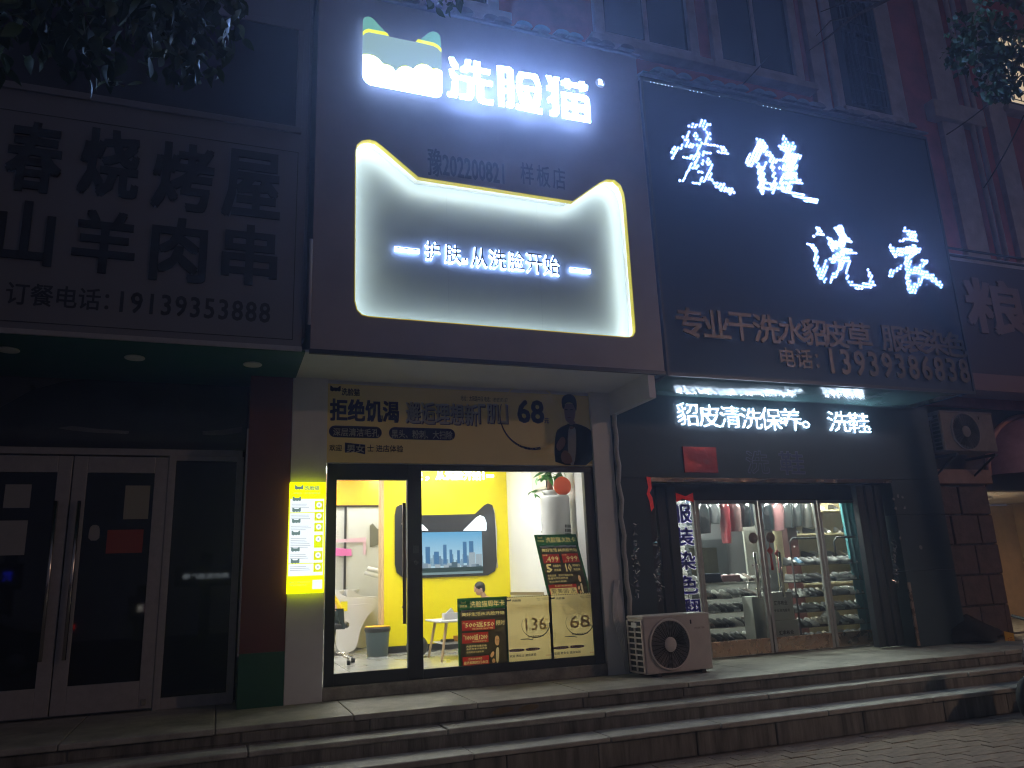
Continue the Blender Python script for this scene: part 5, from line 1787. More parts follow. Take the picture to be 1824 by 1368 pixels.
leafs = [shop_leaf(i, xs_[i], xs_[i + 1]) for i in range(3)]
for d, hx in ((leafs[0], 6.86), (leafs[0], 6.99), (leafs[1], 7.13), (leafs[1], 7.27)):
    if hx in (6.86, 7.27):
        MB().tube([(hx, YDC - .06, 1.18), (hx, YDC - .06, 1.78)], .02, 10).tube([(hx, YDC - .06, 1.3), (hx, YDC + .01, 1.3)], .012, 6).tube([(hx, YDC - .06, 1.62), (hx, YDC + .01, 1.62)], .012, 6).build('handle', steel, d)
    else:
        MB().tube([(hx, YDC + .09, 1.18), (hx, YDC + .09, 1.78)], .02, 10).tube([(hx, YDC + .09, 1.3), (hx, YDC + .03, 1.3)], .012, 6).tube([(hx, YDC + .09, 1.62), (hx, YDC + .03, 1.62)], .012, 6).build('handle', steel, d)
for i, (x, lab) in enumerate(((6.93, 'round brown sticker on the left laundry door leaf'), (7.22, 'round brown sticker on the middle laundry door leaf'))):
    tag(MB().lathe([(.075, -.004), (.075, .0)], (x, YDC + .018, 1.98), 'y', 20).lathe([(.05, -.006), (.05, -.0045)], (x, YDC + .018, 1.98), 'y', 20).build('round_sticker', mat('brown_sticker', (.22, .12, .09), .5)), lab, 'sticker')
# fixed side pane with the violet characters
sp_ = thing('lettered_side_pane', (5.85, YDC, .47), 'side pane with a column of violet outlined characters', 'window')
MB().box(5.64, YDC + .02, .66, 6.0, YDC + .026, 2.50).build('pane', sooty_glass, sp_)
MB().box(5.64, YDC, .47, 6.0, YDC + .045, .66).build('kick_plate', copper_steel, sp_)
MB().box(5.985, YDC, .66, 6.018, YDC + .045, 2.50).build('frame', alu, sp_)
vio = paper_mat('violet_vinyl', (.10, .07, .50))
vow = paper_mat('lilac_outline', (.66, .60, .74))
for ch, a, b, c, d in (('服', 1196, 933, 1232, 897), ('装', 1201, 974, 1236, 938), ('染', 1206, 1017, 1239, 980), ('色', 1211, 1060, 1243, 1023), ('翻', 1216, 1100, 1248, 1065)):
    p, q = at(a, b, YDC), at(c, d, YDC)
    text(ch, p.x, p.z, q.x, q.z, YDC + .016, vow, sp_, 'character_outline', offset=.05)
    text(ch, p.x + .01, p.z + .01, q.x - .01, q.z - .01, YDC + .013, vio, sp_, 'character', offset=.02)
# red paper, tinsel and couplets around the recess
redm = mat('glowing_red_paper', (.75, .02, .02), .45, emit=(1, .03, .02), strength=.10, vary=.35, scale=9)  # paper material with a faint red glow of its own
p, q = at(1203, 895, YDC), at(1232, 878, YDC)
tag(MB().prism([(p.x, p.z), (p.x + .1, p.z + .05), (q.x, p.z), (q.x, q.z), (p.x + .15, q.z - .05), (p.x, q.z)], YDC - .03, YDC - .026).build('red_paper_strip', redm), 'red paper strip above the violet characters', 'paper')
cp = MB()
cp.prism(polypx([(1151, 849), (1159, 850), (1161, 870), (1157, 878), (1162, 886), (1165, 904), (1160, 911), (1157, 893), (1152, 880), (1155, 868)], 8.385), 8.384, 8.388)
tag(cp.build('red_couplet', redm), 'torn red paper couplet beside the laundry recess', 'couplet')
tin = mat('silver_tinsel', (.62, .60, .58), .12, metal=1)
def tinsel(pts_px, Y, w, n, label, seed):
    r_ = random.Random(seed)
    mb = MB()
    for (x, y) in pts_px:
        for _ in range(n):
            p_ = at(x + r_.uniform(-w, w), y + r_.uniform(-6, 6), Y)
            a = r_.uniform(0, 6.28); l = r_.uniform(.02, .06)
            v1 = Vector((math.cos(a) * l, r_.uniform(-.02, .02), math.sin(a) * l))
            v2 = Vector((-math.sin(a) * .012, r_.uniform(-.01, .01), math.cos(a) * .012))
            mb.add([p_, p_ + v1, p_ + v1 + v2, p_ + v2], [(0, 1, 2, 3)])
    o_ = tag(mb.build('tinsel_strip', tin), label, 'tinsel')
tinsel([(1132, 940 + i * 11) for i in range(12)], 8.39, 4, 5, 'silver tinsel hanging at the white pillar edge beside the laundry', 1)
tinsel([(1171 + i * .25, 960 + i * 10) for i in range(11)], 8.39, 4, 5, 'silver tinsel strip left of the folded laundry shutter', 2)
tinsel([(1590 + i * .9, 955 + i * 9) for i in range(10)], 8.37, 3, 5, 'crumpled foil strip on the right laundry wall', 3)
p, q = at(1602, 1155, 8.39), at(1594, 1060, 8.39)
tag(MB().box(OX1 - .012, 8.375, .47, OX1 + .03, 8.397, 1.30).build('copper_strip', copper_steel), 'copper coloured strip low on the right laundry wall', 'trim')

# interior of the dry cleaner
room_c = structure('laundry_floor', MB().box(4.9, 9.05, .42, 11.5, 13.2, .46), mat('brown_tile', (.16, .13, .10), .35, vary=.2))
structure('laundry_ceiling', MB().box(4.9, 9.06, 3.0, 11.5, 13.2, 3.1), white_wall)
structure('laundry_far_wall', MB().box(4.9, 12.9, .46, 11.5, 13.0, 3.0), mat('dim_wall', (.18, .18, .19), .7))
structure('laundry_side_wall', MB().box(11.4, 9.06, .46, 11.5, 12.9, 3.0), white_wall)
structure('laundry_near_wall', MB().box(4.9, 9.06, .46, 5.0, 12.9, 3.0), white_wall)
lt_c = glow('laundry_light', (1.0, .96, .82), 5.0)
for i, (x, y) in enumerate(((6.4, 10.2), (8.3, 10.0), (7.6, 11.8), (9.6, 10.6))):
    c = thing('ceiling_light', (x, y, 3.0), ['tube light above the steel shoe rack', 'tube light above the black hooped rack', 'tube light above the laundry counter', 'tube light above the cream cabinet'][i], 'ceiling light', 'tube lights of the dry cleaner')
    MB().box(x - .5, y - .06, 2.96, x + .5, y + .06, 2.999).build('housing', white_panel, c)
    MB().tube([(x - .48, y, 2.94), (x + .48, y, 2.94)], .018, 8).build('tube', glow('laundry_tube', (.97, 1.0, .92), 420.0), c)
# back door with dark mirror
bd = thing('inner_door', (7.9, 12.85, .46), 'dark inner door with a mirror at the back of the laundry', 'door')
MB().box(7.4, 12.80, .46, 9.2, 12.88, 2.15).build('leaf', mat('dark_door', (.05, .055, .06), .4), bd)
MB().box(8.35, 12.785, .9, 8.95, 12.80, 2.0).build('mirror', mat('mirror_dark', (.25, .27, .28), .05, metal=1), bd)
MB().box(8.15, 12.78, .46, 8.25, 12.80, 2.15).build('post', alu, bd)
MB().box(7.45, 12.78, 1.75, 7.75, 12.79, 1.98).build('notice', paper, bd)
# counter
ct = thing('counter', (7.7, 11.1, .46), 'white laundry counter behind the shoe racks', 'counter')
MB().box(6.7, 10.9, .46, 8.55, 11.4, 1.42).build('body', mat('counter_grey', (.30, .30, .28), .5), ct)
MB().box(6.65, 10.85, 1.42, 8.6, 11.45, 1.46).build('top', white_panel, ct, bevel=.005)

# hanging clothes in plastic bags
rail = thing('clothes_rail', (8, 10.5, 2.75), 'steel rail of bagged clothes near the laundry ceiling', 'rail')
MB().tube([(6.5, 10.5, 2.76), (9.3, 10.5, 2.76)], .015, 8).build('bar', steel, rail)
for x in (6.7, 9.1):
    MB().tube([(x, 10.5, 2.76), (x, 10.5, 3.0)], .01, 6).build('bracket', steel, rail)
cloth_cols = [('navy', (.02, .03, .06)), ('black', (.012, .012, .014)), ('grey', (.16, .16, .17)), ('crimson', (.26, .02, .03)), ('dusty pink', (.16, .09, .09)), ('black', (.012, .012, .014)), ('slate', (.05, .06, .08)), ('black', (.012, .012, .014)), ('rose', (.22, .10, .105)), ('charcoal', (.035, .035, .035)), ('charcoal', (.035, .035, .035)), ('grey brown', (.10, .09, .08))]
bagm = mat('bagged_cloth', (.1, .1, .1), .2)
for i, (cn, c) in enumerate(cloth_cols):
    x = 6.95 + i * .205
    if i == 3: low = 1.98
    else: low = random.Random(i).uniform(2.12, 2.3)
    m = mat('bagged_' + cn.replace(' ', '_'), c, .16, coat=1.0, bump=.9, bscale=7)
    nth = ['first', 'second', 'third', 'fourth', 'fifth', 'sixth', 'seventh', 'eighth', 'ninth', 'tenth', 'eleventh', 'twelfth'][i]
    g_ = thing('bagged_garment', (x, 10.5, low), '%s garment in a plastic bag, %s from the left on the rail' % (cn, nth), 'garment', 'clothes hanging in plastic bags')
    vs, fs = [], []
    n = 14
    for k, (zz, w_, dp) in enumerate(((2.70, .02, .02), (2.64, .12, .05), (2.52, .15, .07), ((2.5 + low) / 2, .145, .065), (low, .15, .05))):
        for j in range(n):
            t = 2 * math.pi * j / n
            fold = 1 + .14 * math.sin(3 * t + i + k) * (k > 1)
            vs.append((x + w_ * (.72 if i != 3 else .5) * math.cos(t) * fold, 10.5 + dp * 1.6 * math.sin(t) * fold, zz))
    for k in range(4):
        for j in range(n):
            fs.append((k * n + j, (k + 1) * n + j, (k + 1) * n + (j + 1) % n, k * n + (j + 1) % n))
    MB().add(vs, fs, True).build('cloth', m, g_)
    MB().tube([(x, 10.5, 2.69), (x, 10.5, 2.76), (x + .02, 10.5, 2.785), (x + .04, 10.5, 2.77)], .004, 5).build('hanger', steel, g_)

# cream cabinet with shoes, dark red post, teal curtain
cream = mat('cream_cabinet', (.56, .47, .28), .5, vary=.06)
cab = thing('cream_shoe_cabinet', (9.9, 11.0, .46), 'tall cream shelf cabinet beside the teal curtain', 'cabinet')
CX0, CX1 = 9.12, 10.75
MB().box(CX0, 11.25, .46, CX1, 11.28, 2.95).build('back_panel', cream, cab)
MB().box(CX0 - .03, 10.75, .46, CX0, 11.28, 2.95).build('side_panel', cream, cab)
MB().box(CX1, 10.75, .46, CX1 + .03, 11.28, 2.95).build('side_panel', cream, cab)
shelf_z = [1.30, 1.72, 2.12, 2.52]
for z in shelf_z:
    MB().box(CX0, 10.76, z - .03, CX1, 11.25, z).build('shelf', cream, cab)
po = thing('red_post', (8.95, 10.7, .46), 'dark red wooden post left of the cream cabinet', 'post')
MB().box(8.84, 10.6, .46, 9.04, 10.74, 2.98).build('shaft', mat('dark_red_wood', (.10, .025, .02), .4), po, bevel=.006)
for z in (1.45, 1.9, 2.35):
    MB().lathe([(.018, -.004), (.018, .0)], (8.94, 10.6, z), 'y', 10).build('stud', white_panel, po)
wb = tag(MB().box(8.50, 11.3, .46, 8.80, 11.34, 2.9).build('white_board', mat('pale_board', (.50, .50, .46), .6)), 'pale board behind the dark red post', 'board')
cu = thing('teal_curtain', (9.2, 9.5, .5), 'teal curtain hanging at the right inside the laundry doors', 'curtain')
vs, fs = [], []
n = 60
for i in range(n + 1):
    t = i / n
    x = 9.02 + t * .50
    y = 9.42 + .055 * math.sin(t * 40) + .02 * math.sin(t * 13)
    vs += [(x - .12 * (1 - .2), y, 2.95), (x - .02, y + .01, 1.4), (x - .02 + .03 * math.sin(t * 9), y, .50)]
for i in range(n):
    a = 3 * i
    fs += [(a, a + 1, a + 4, a + 3), (a + 1, a + 2, a + 5, a + 4)]
o = MB().add(vs, fs, True).build('cloth', mat('teal_cloth', (.07, .27, .30), .65, vary=.12), cu)
MB().tube([(8.85, 9.42, 2.96), (9.6, 9.42, 2.96)], .012, 8).build('rod', steel, cu)

# shoes
def shoe_mb(L=.26, Wd=.095, Hh=.10):
    """a sneaker pointing along -Y, heel at y = 0"""
    mb = MB()
    secs = [(0.0, .62, .70, .95), (.10, .80, .82, 1.0), (.25, .86, .84, .95), (.42, .84, .70, .80), (.60, .95, .40, .62), (.78, 1.0, .30, .48), (.92, .82, .22, .36), (1.0, .40, .15, .24)]
    n = 10
    vs, fs = [], []
    for t, w, hmid, ht in secs:
        for k in range(n):
            a = math.pi * 2 * k / n
            xx = math.cos(a) * Wd / 2 * w
            zz = math.sin(a)
            z = (.02 + Hh * ht * max(0, zz) * 1.0) if zz > 0 else .02 * (1 + zz)
            xx *= (1 - .35 * max(0, zz))
            vs.append((xx, -t * L, z))
    for i in range(len(secs) - 1):
        for k in range(n):
            fs.append((i * n + k, i * n + (k + 1) % n, (i + 1) * n + (k + 1) % n, (i + 1) * n + k))
    fs.append(tuple(reversed(range(n))))
    fs.append(tuple(range((len(secs) - 1) * n, len(secs) * n)))
    return mb.add(vs, fs, True)


def sole_mb(L=.26, Wd=.095):
    pts = [(.30, 0), (.40, .1), (.42, .3), (.40, .45), (.48, .65), (.50, .80), (.40, .94), (.18, 1.02)]
    full_ = [(a * Wd, -b * L) for a, b in pts] + [(-a * Wd, -b * L) for a, b in pts[::-1]]
    vs = [(x, y + .004, 0) for x, y in full_] + [(x * 1.02, y * 1.02 + .006, .024) for x, y in full_]
    m = len(full_)
    fs = [tuple(range(m))[::-1] if False else tuple(range(m)), tuple(reversed(range(m, 2 * m)))]
    for i in range(m):
        j = (i + 1) % m
        fs.append((i, i + m, j + m, j))
    return MB().add(vs, fs)


shoe_cols = {'white': (.62, .61, .57), 'black': (.015, .015, .016), 'grey': (.14, .14, .14), 'brown': (.10, .055, .03), 'blue': (.05, .16, .28), 'beige': (.42, .36, .26)}
sole_w = mat('shoe_sole_white', (.60, .59, .55), .6)
sole_b = mat('shoe_sole_black', (.015, .015, .015), .7)
proto = {}
for cn, c in shoe_cols.items():
    t = thing('shoe', (0, 0, 0), 'shoe', 'shoe')
    shoe_mb().build('upper', mat('shoe_' + cn, c, .5, vary=.2, scale=14), t)
    sole_mb().build('sole', sole_w if cn in ('white', 'blue', 'grey') else sole_b, t)
    proto[cn] = t
used_proto = set()


def put_shoe(cn, x, y, z, rot, label, group):
    src = proto[cn]
    if cn in used_proto:
        o_ = copy_tree(src, (x, y, z), rot)
    else:
        o_ = src
        o_.location = (x, y, z)
        o_.rotation_euler = (0, 0, rot)
        used_proto.add(cn)
    o_['label'] = label
    o_['group'] = group
    return o_


ORD = ['first', 'second', 'third', 'fourth', 'fifth', 'sixth', 'seventh', 'eighth', 'ninth', 'tenth', 'eleventh', 'twelfth', 'thirteenth', 'fourteenth']


def rack(x0, x1, y0, y1, zs_, label, hoop=None):
    t = thing('shoe_rack', ((x0 + x1) / 2, (y0 + y1) / 2, .46), label, 'shoe rack')
    for x in (x0, x1):
        for y in (y0, y1):
            MB().tube([(x, y, .46), (x, y, zs_[-1] + .10)], .012, 8).build('post', steel if not hoop else black_iron, t)
    for z in zs_:
        sb_ = MB()
        for k in range(6):
            y = y0 + (y1 - y0) * k / 5
            sb_.tube([(x0, y, z - .008), (x1, y, z - .008)], .006, 6)
        sb_.build('shelf', steel if not hoop else black_iron, t)
    if hoop:
        for (xa, xb) in ((x0, (x0 + x1) / 2 - .1), ((x0 + x1) / 2 + .1, x1)):
            MB().tube([(xa, y0, zs_[-1] + .1), (xa, y0, hoop - .06), (xa + .06, y0, hoop), (xb - .06, y0, hoop), (xb, y0, hoop - .06), (xb, y0, zs_[-1] + .1)], .014, 8).build('hoop', black_iron, t)
    return t


L_z = [.60, .80, 1.0, 1.19, 1.40]
rack(6.30, 7.34, 9.45, 9.80, L_z, 'steel shoe rack behind the left laundry door leaf')
R_z = [.52, .73, .94, 1.15, 1.36, 1.60]
rack(7.86, 9.30, 9.40, 9.72, R_z, 'black shoe rack with hoops behind the right laundry door leaf', hoop=1.98)
rr = random.Random(5)
lvl = ['bottom', 'second lowest', 'third lowest', 'fourth lowest', 'top', 'top']
for zi, z in enumerate(L_z):
    x = 6.36
    ni = 0
    while x < 7.28:
        cn = rr.choice(['black', 'black', 'black', 'grey', 'white', 'brown'])
        put_shoe(cn, x, 9.74 + rr.uniform(-.02, .02), z, rr.uniform(-.12, .12), '%s shoe, %s from left on the %s shelf of the steel rack' % (cn, ORD[ni], lvl[zi]), 'shoes on the steel rack')
        x += rr.choice((.10, .105, .115))
        ni += 1
lvl = ['bottom', 'second lowest', 'third lowest', 'third highest', 'second highest', 'top']
for zi, z in enumerate(R_z):
    x = 7.93
    ni = 0
    while x < 9.26:
        cn = rr.choice(['white', 'black', 'black', 'grey', 'black', 'blue' if zi == 5 else 'beige'])
        put_shoe(cn, x, 9.67 + rr.uniform(-.02, .02), z, rr.uniform(-.35, .35), '%s shoe, %s from left on the %s shelf of the hooped rack' % (cn, ORD[ni], lvl[zi]), 'shoes on the black rack')
        x += rr.choice((.10, .11, .12))
        ni += 1
lvl = ['lowest visible', 'second', 'third', 'top']
for zi, z in enumerate(shelf_z):
    x = 9.24
    ni = 0
    while x < 10.6:
        cn = rr.choice(['white', 'white', 'black', 'grey', 'beige'])
        put_shoe(cn, x, 11.1, z, rr.uniform(-.5, .5), '%s shoe, %s from left on the %s shelf of the cream cabinet' % (cn, ORD[ni], lvl[zi]), 'shoes in the cream cabinet')
        x += rr.choice((.13, .18, .26))
        ni += 1
# white bags under the racks and cartons
for i, (x, z, lab) in enumerate(((8.42, .47, 'crumpled white bag at the foot of the black shoe rack'), (8.38, .74, 'pale shoe bag hanging over the lower shelf of the black rack'))):
    b = MB().ball((x, 9.34, z + .10), (.17, .10, .10), 16, 10)
    b.v = [(a + .02 * math.sin(c * 70), bb, c + .015 * math.sin(a * 60)) for a, bb, c in b.v]
    tag(b.build('white_bag', mat('bag_white', (.55, .53, .48), .5, bump=.6, bscale=12)), lab, 'bag')
cart = mat('white_carton', (.56, .56, .52), .6)
for i, (x0, z0, x1, z1, y, lab) in enumerate(((7.18, .47, 7.62, .86, 9.14, 'lower white carton of the stack behind the laundry door'), (7.16, .864, 7.58, 1.24, 9.15, 'upper white carton of the stack behind the laundry door'), (6.90, .47, 7.12, 1.20, 9.16, 'narrow white carton standing left of the carton stack'))):
    t = thing('carton', ((x0 + x1) / 2, y, z0), lab, 'carton', 'white cartons behind the laundry door')
    MB().box(x0, y, z0, x1, y + .22, z1).build('box', cart, t, bevel=.006)
    if i < 2:
        text('汇丰布业', x0 + .09, z0 + .20, x1 - .10, z0 + .26, y - .002, ink_k, t, offset=.02)
        text('专业清洗服务', x0 + .08, z0 + .11, x1 - .07, z0 + .15, y - .002, ink_k, t, offset=.01)
# folded laundry on the top of the left rack
tag(MB().box(6.36, 9.46, 1.405, 6.66, 9.6, 1.53).build('folded_cloth', mat('folded_blue', (.02, .03, .06), .8), bevel=.02), 'folded navy cloth on top of the steel rack', 'cloth')
tag(MB().box(6.68, 9.46, 1.405, 6.98, 9.58, 1.50).build('folded_cloth', mat('folded_pink', (.5, .28, .30), .8), bevel=.02), 'folded pink cloth on top of the steel rack', 'cloth')
# red knots on the door
for x, lab in ((7.20, 'red lucky knot hanging on the middle laundry leaf'),):
    k_ = thing('lucky_knot', (x, 8.96, 1.75), lab, 'ornament')
    for i, (dx, z) in enumerate(((-.05, 1.80), (.07, 1.76))):
        MB().prism([(x + dx - .05, z), (x + dx, z - .055), (x + dx + .05, z), (x + dx, z + .055)], 8.962, 8.975).build('knot', mat('red_cord', (.50, .03, .02), .6), k_)
        MB().tube([(x + dx, 8.968, z - .05), (x + dx + .005, 8.968, z - .26)], [.012, .02], 6).build('tassel', mat('red_cord', (.50, .03, .02), .6), k_)
        MB().tube([(x + dx, 8.968, z + .05), (x + dx, 8.968, z + .12)], .003, 5).build('cord', mat('red_cord', (.50, .03, .02), .6), k_)

# ================================================================== OUTDOOR AIR CONDITIONERS
def outdoor_unit(name, x0, x1, y0, y1, z0, z1, fan_cx, fan_r, label, rot=0.0, feet=True, paint=None):
    ac_white = paint or globals()['ac_white']
    w, d, h = x1 - x0, y1 - y0, z1 - z0
    t = thing(name, (x0, y0, z0), label, 'air conditioner')
    body = MB().box(x0 + .004, y0 + .012, z0 + .03, x1, y1, z1 - .002).build('casing', ac_white, t, bevel=.012)
    MB().box(x0 - .004, y0 + .004, z1 - .03, x1 + .006, y1 + .004, z1).build('top_cover', ac_white, t, bevel=.008)
    fc = (x0 + fan_cx, y0, z0 + h * .51)
    MB().lathe([(fan_r + .025, .004), (fan_r + .02, -.010), (fan_r, -.012), (fan_r - .004, .006)], fc, 'y', 48).build('fan_surround', ac_white, t)
    MB().lathe([(fan_r, .010), (fan_r, .0112)], fc, 'y', 40).build('fan_well', ac_dark, t)
    # fan blades behind the guard
    bl_ = MB()
    for k in range(3):
        a = k * 2 * math.pi / 3 + .4
        pts_ = []
        for (rad, da) in ((.25, -.25), (.95, -.55), (.97, .35), (.28, .30)):
            pts_.append((fc[0] + rad * fan_r * .95 * math.cos(a + da), fc[2] + rad * fan_r * .95 * math.sin(a + da)))
        bl_.prism(pts_, y0 + .004, y0 + .007)
    bl_.build('fan_blades', mat('fan_blade', (.02, .02, .022), .6), t)
    gm = MB()
    for k in range(14):
        r_ = fan_r * (.34 + .64 * k / 13)
        gm.tube([(fc[0] + r_ * math.cos(2 * math.pi * j / 36), y0 - .008, fc[2] + r_ * math.sin(2 * math.pi * j / 36)) for j in range(37)], .0035, 4, caps=False)
    for k in range(28):
        a = 2 * math.pi * k / 28
        gm.tube([(fc[0] + .3 * fan_r * math.cos(a), y0 - .010, fc[2] + .3 * fan_r * math.sin(a)), (fc[0] + fan_r * math.cos(a), y0 - .008, fc[2] + fan_r * math.sin(a))], .003, 4)
    gm.build('fan_guard', ac_dark, t)
    MB().lathe([(.001, -.020), (fan_r * .30, -.018), (fan_r * .32, -.010), (fan_r * .32, .0)], fc, 'y', 28).build('hub_cap', ac_white, t)
    # grid on the left side
    sg = MB()
    rows_ = 9
    yy0, yy1 = y0 + .03, y1 - .02
    zz0, zz1 = z0 + .05, z1 - .05
    for i in range(rows_ + 1):
        z = zz0 + (zz1 - zz0) * i / rows_
        sg.box(x0 - .018, yy0, z - .008, x0 - .002, yy1, z + .008)
    for i in range(3):
        y = yy0 + (yy1 - yy0) * i / 2
        sg.box(x0 - .0175, y - .010, zz0, x0 - .003, y + .010, zz1)
    sg.build('side_grid', ac_white, t)
    MB().box(x0 - .002, yy0, zz0, x0 + .003, yy1, zz1).build('coil', ac_dark, t)
    MB().box(x0 - .020, (yy0 + yy1) / 2 - .05, zz1 - .075, x0 - .004, (yy0 + yy1) / 2 + .05, zz1 - .02).build('handle', white_panel, t)
    MB().box(fc[0] + fan_r + .05, y0 + .004, z1 - .115, fc[0] + fan_r + .065, y0 + .011, z1 - .07).build('mark', ink_k, t)
    text('INVERTER', x1 - .21, z1 - .175, x1 - .07, z1 - .155, y0 + .009, mat('faded_print', (.22, .14, .12), .5), t)
    if feet:
        for x in (x0 + .12, x1 - .18):
            MB().box(x, y0 - .015, z0, x + .06, y1 + .02, z0 + .035).build('foot', ac_dark, t)
    t.rotation_euler = (0, 0, rot)
    return t


ac1 = outdoor_unit('outdoor_air_conditioner', 4.47, 5.37, 7.90, 8.24, .451, 1.10, .33, .255, 'off white outdoor unit standing on the platform by the white pillar', rot=R(3.5))
ac2 = outdoor_unit('outdoor_air_conditioner', 10.02, 11.10, 8.32, 8.68, 3.12, 3.76, .46, .27, 'grey outdoor unit on brackets above the red stone pillar', feet=False, paint=mat('grey_enamel', (.20, .175, .165), .6, vary=.25, scale=5))  # darker, more mottled enamel than the unit on the platform
for x, sd in ((10.15, 'left'), (10.95, 'right')):
    bk = MB().box(x, 8.28, 3.075, x + .05, 8.8, 3.115).tube([(x + .025, 8.32, 3.08), (x + .025, 8.76, 2.80)], .018, 6)
    tag(bk.build('wall_bracket', black_iron), 'iron bracket under the %s end of the outdoor unit on the wall' % sd, 'bracket', 'brackets of the wall unit')
# conduit, hose and hanging cables at the right white pillar
hp = [(4.545, 8.36, 3.78)]
for i in range(26):
    z = 3.7 - i * .105
    hp.append((4.545 + .012 * math.sin(i * 1.7) + max(0, i - 20) * .004, 8.35 + .01 * math.cos(i * 1.3), z))
tag(MB().tube(hp, .028, 10).build('conduit', mat('wrapped_conduit', (.50, .47, .44), .6, bump=.5, bscale=30)), 'pale wrapped pipe running down the right white pillar', 'pipe')
cbm = MB()
for k in range(4):
    o_ = k * .02
    cbm.tube([(4.40 + o_, 8.375 - o_ * .2, 1.50), (4.36 + o_ * .5, 8.36, 1.32), (4.34 + o_, 8.36, 1.10), (4.40 + o_, 8.35, .82), (4.47 - o_ * .5, 8.36, .62), (4.46, 8.37, .50)], .009, 6)
tag(cbm.build('hanging_cables', white_panel), 'loop of white cables hanging by the outdoor unit', 'cable')
tag(MB().tube([(.722, 7.36, 4.05), (.722, 7.36, 4.95)], .018, 8).build('small_tube', mat('dull_tube', (.42, .40, .40), .3)), 'thin pale tube in the gap between the two left signboards', 'tube')

# ================================================================== SHOP D at the right edge
shop_d = thing('grain_shop_front', (11.2, 8.8, .45), 'red stone front of the grain shop at the right edge', 'shop front')
MB().box(9.90, 8.84, .45, 11.30, 9.3, 2.70).build('wall', concrete_dark, shop_d)
rr = random.Random(3)
zr = .45
for r_i in range(5):
    h = .448
    x = 9.90
    cuts = [9.90, 10.42, 10.98, 11.30] if r_i % 2 else [9.90, 10.68, 11.30]
    if r_i == 2: cuts = [9.90, 10.80, 11.30]
    for a, b in zip(cuts, cuts[1:]):
        MB().box(a + .008, 8.79 + rr.uniform(-.015, .012), zr + .008, b - .008, 8.86, zr + h - .008).build('stone', stone_red, shop_d, bevel=.018)
    zr += h
MB().box(9.86, 8.70, 2.71, 11.34, 9.0, 2.93).build('cap_stone', mat('cap_stone', (.30, .19, .16), .7, vary=.2), shop_d, bevel=.012)
MB().box(9.86, 8.84, 2.93, 22, 9.3, 6.4).build('upper_wall', mat('dark_upper_wall', (.07, .05, .055), .8, vary=.3), shop_d)
MB().box(11.30, 8.86, .45, 11.36, 9.0, 2.9).build('door_jamb', mat('pale_jamb', (.35, .22, .17), .6), shop_d)
MB().box(11.36, 8.85, 2.62, 15, 9.0, 2.9).build('door_header', black_frame, shop_d)
gd = thing('grain_signboard', (12, 7.7, 4.2), 'dark signboard with a pale character at the right edge', 'signboard')
MB().box(9.90, 8.0, 4.28, 17, 8.05, 6.1).build('panel', mat('plum_panel', (.045, .03, .05), .6), gd)
MB().box(9.90, 7.95, 4.0, 17, 8.4, 4.26).build('ledge', mat('plum_ledge', (.20, .12, .13), .7), gd)
p, q = at(1733, 608, 7.96), at(1822, 505, 7.96)
text('粮', p.x, p.z + .15, q.x - .05, q.z, 7.99, mat('pale_pink_letter', (.20, .13, .12), .6), gd, 'letter', offset=.03, depth=.03)
sh = MB()
for z in (6.18, 6.3):
    sh.tube([(9.8, 8.0, z), (17, 8.0, z)], .02, 6)
tag(sh.build('cable_bundle', black_iron), 'black cables strung above the grain shop signboard', 'cable')
# domed awning
aw = thing('domed_awning', (12.4, 8.6, 2.9), 'plum domed awning over the grain shop door', 'awning')
acx, acz = 12.55, 2.86
vs, fs = [], []
NA, NB = 18, 8
for i in range(NA + 1):
    t = math.pi * i / NA
    for j in range(NB + 1):
        s__ = math.pi / 2 * j / NB
        rad = 1.12 + 0.0 * j
        vs.append((acx - rad * math.cos(t) * math.cos(s__ * .999) if False else acx - rad * math.cos(t), 8.84 - .62 * math.sin(s__) * math.sin(t), acz + (.98 * math.sin(t)) * math.cos(s__)))
for i in range(NA):
    for j in range(NB):
        a = i * (NB + 1) + j
        fs.append((a, a + 1, a + NB + 2, a + NB + 1))
MB().add(vs, fs, True).build('cover', mat('plum_vinyl', (.34, .20, .29), .55, vary=.2, bump=.15, bscale=8), aw)
MB().tube([(acx - 1.13 * math.cos(math.pi * k / 24), 8.80, acz + .99 * math.sin(math.pi * k / 24)) for k in range(25)], .045, 8).build('rim', mat('pink_rim', (.50, .26, .24), .6), aw)
# lit inside of the grain shop
MB().box(11.36, 11.2, .45, 15, 11.3, 2.6).build('far_wall', mat('tan_wall', (.42, .30, .18), .7, vary=.2, scale=3), shop_d)
MB().box(11.36, 9.1, .40, 15, 11.2, .45).build('floor', concrete_dark, shop_d)
MB().box(11.34, 9.05, 2.64, 15, 11.3, 2.70).build('ceiling', white_wall, shop_d)
MB().box(15, 9.05, .45, 15.05, 11.3, 2.64).build('inner_side', mat('tan_wall', (.42, .30, .18), .7), shop_d)
MB().box(11.34, 9.05, .45, 11.37, 11.2, 2.6).build('inner_side', mat('tan_wall', (.42, .30, .18), .7), shop_d)
cl = thing('ceiling_light', (12.3, 10.0, 2.6), 'warm lamp inside the grain shop at the right edge', 'ceiling light')
MB().box(11.9, 9.9, 2.585, 12.7, 10.1, 2.60).build('diffuser', glow('grain_lamp', (1.0, .80, .52), 45.0), cl)
MB().box(11.85, 9.85, 2.60, 12.75, 10.15, 2.64).build('frame', white_panel, cl)
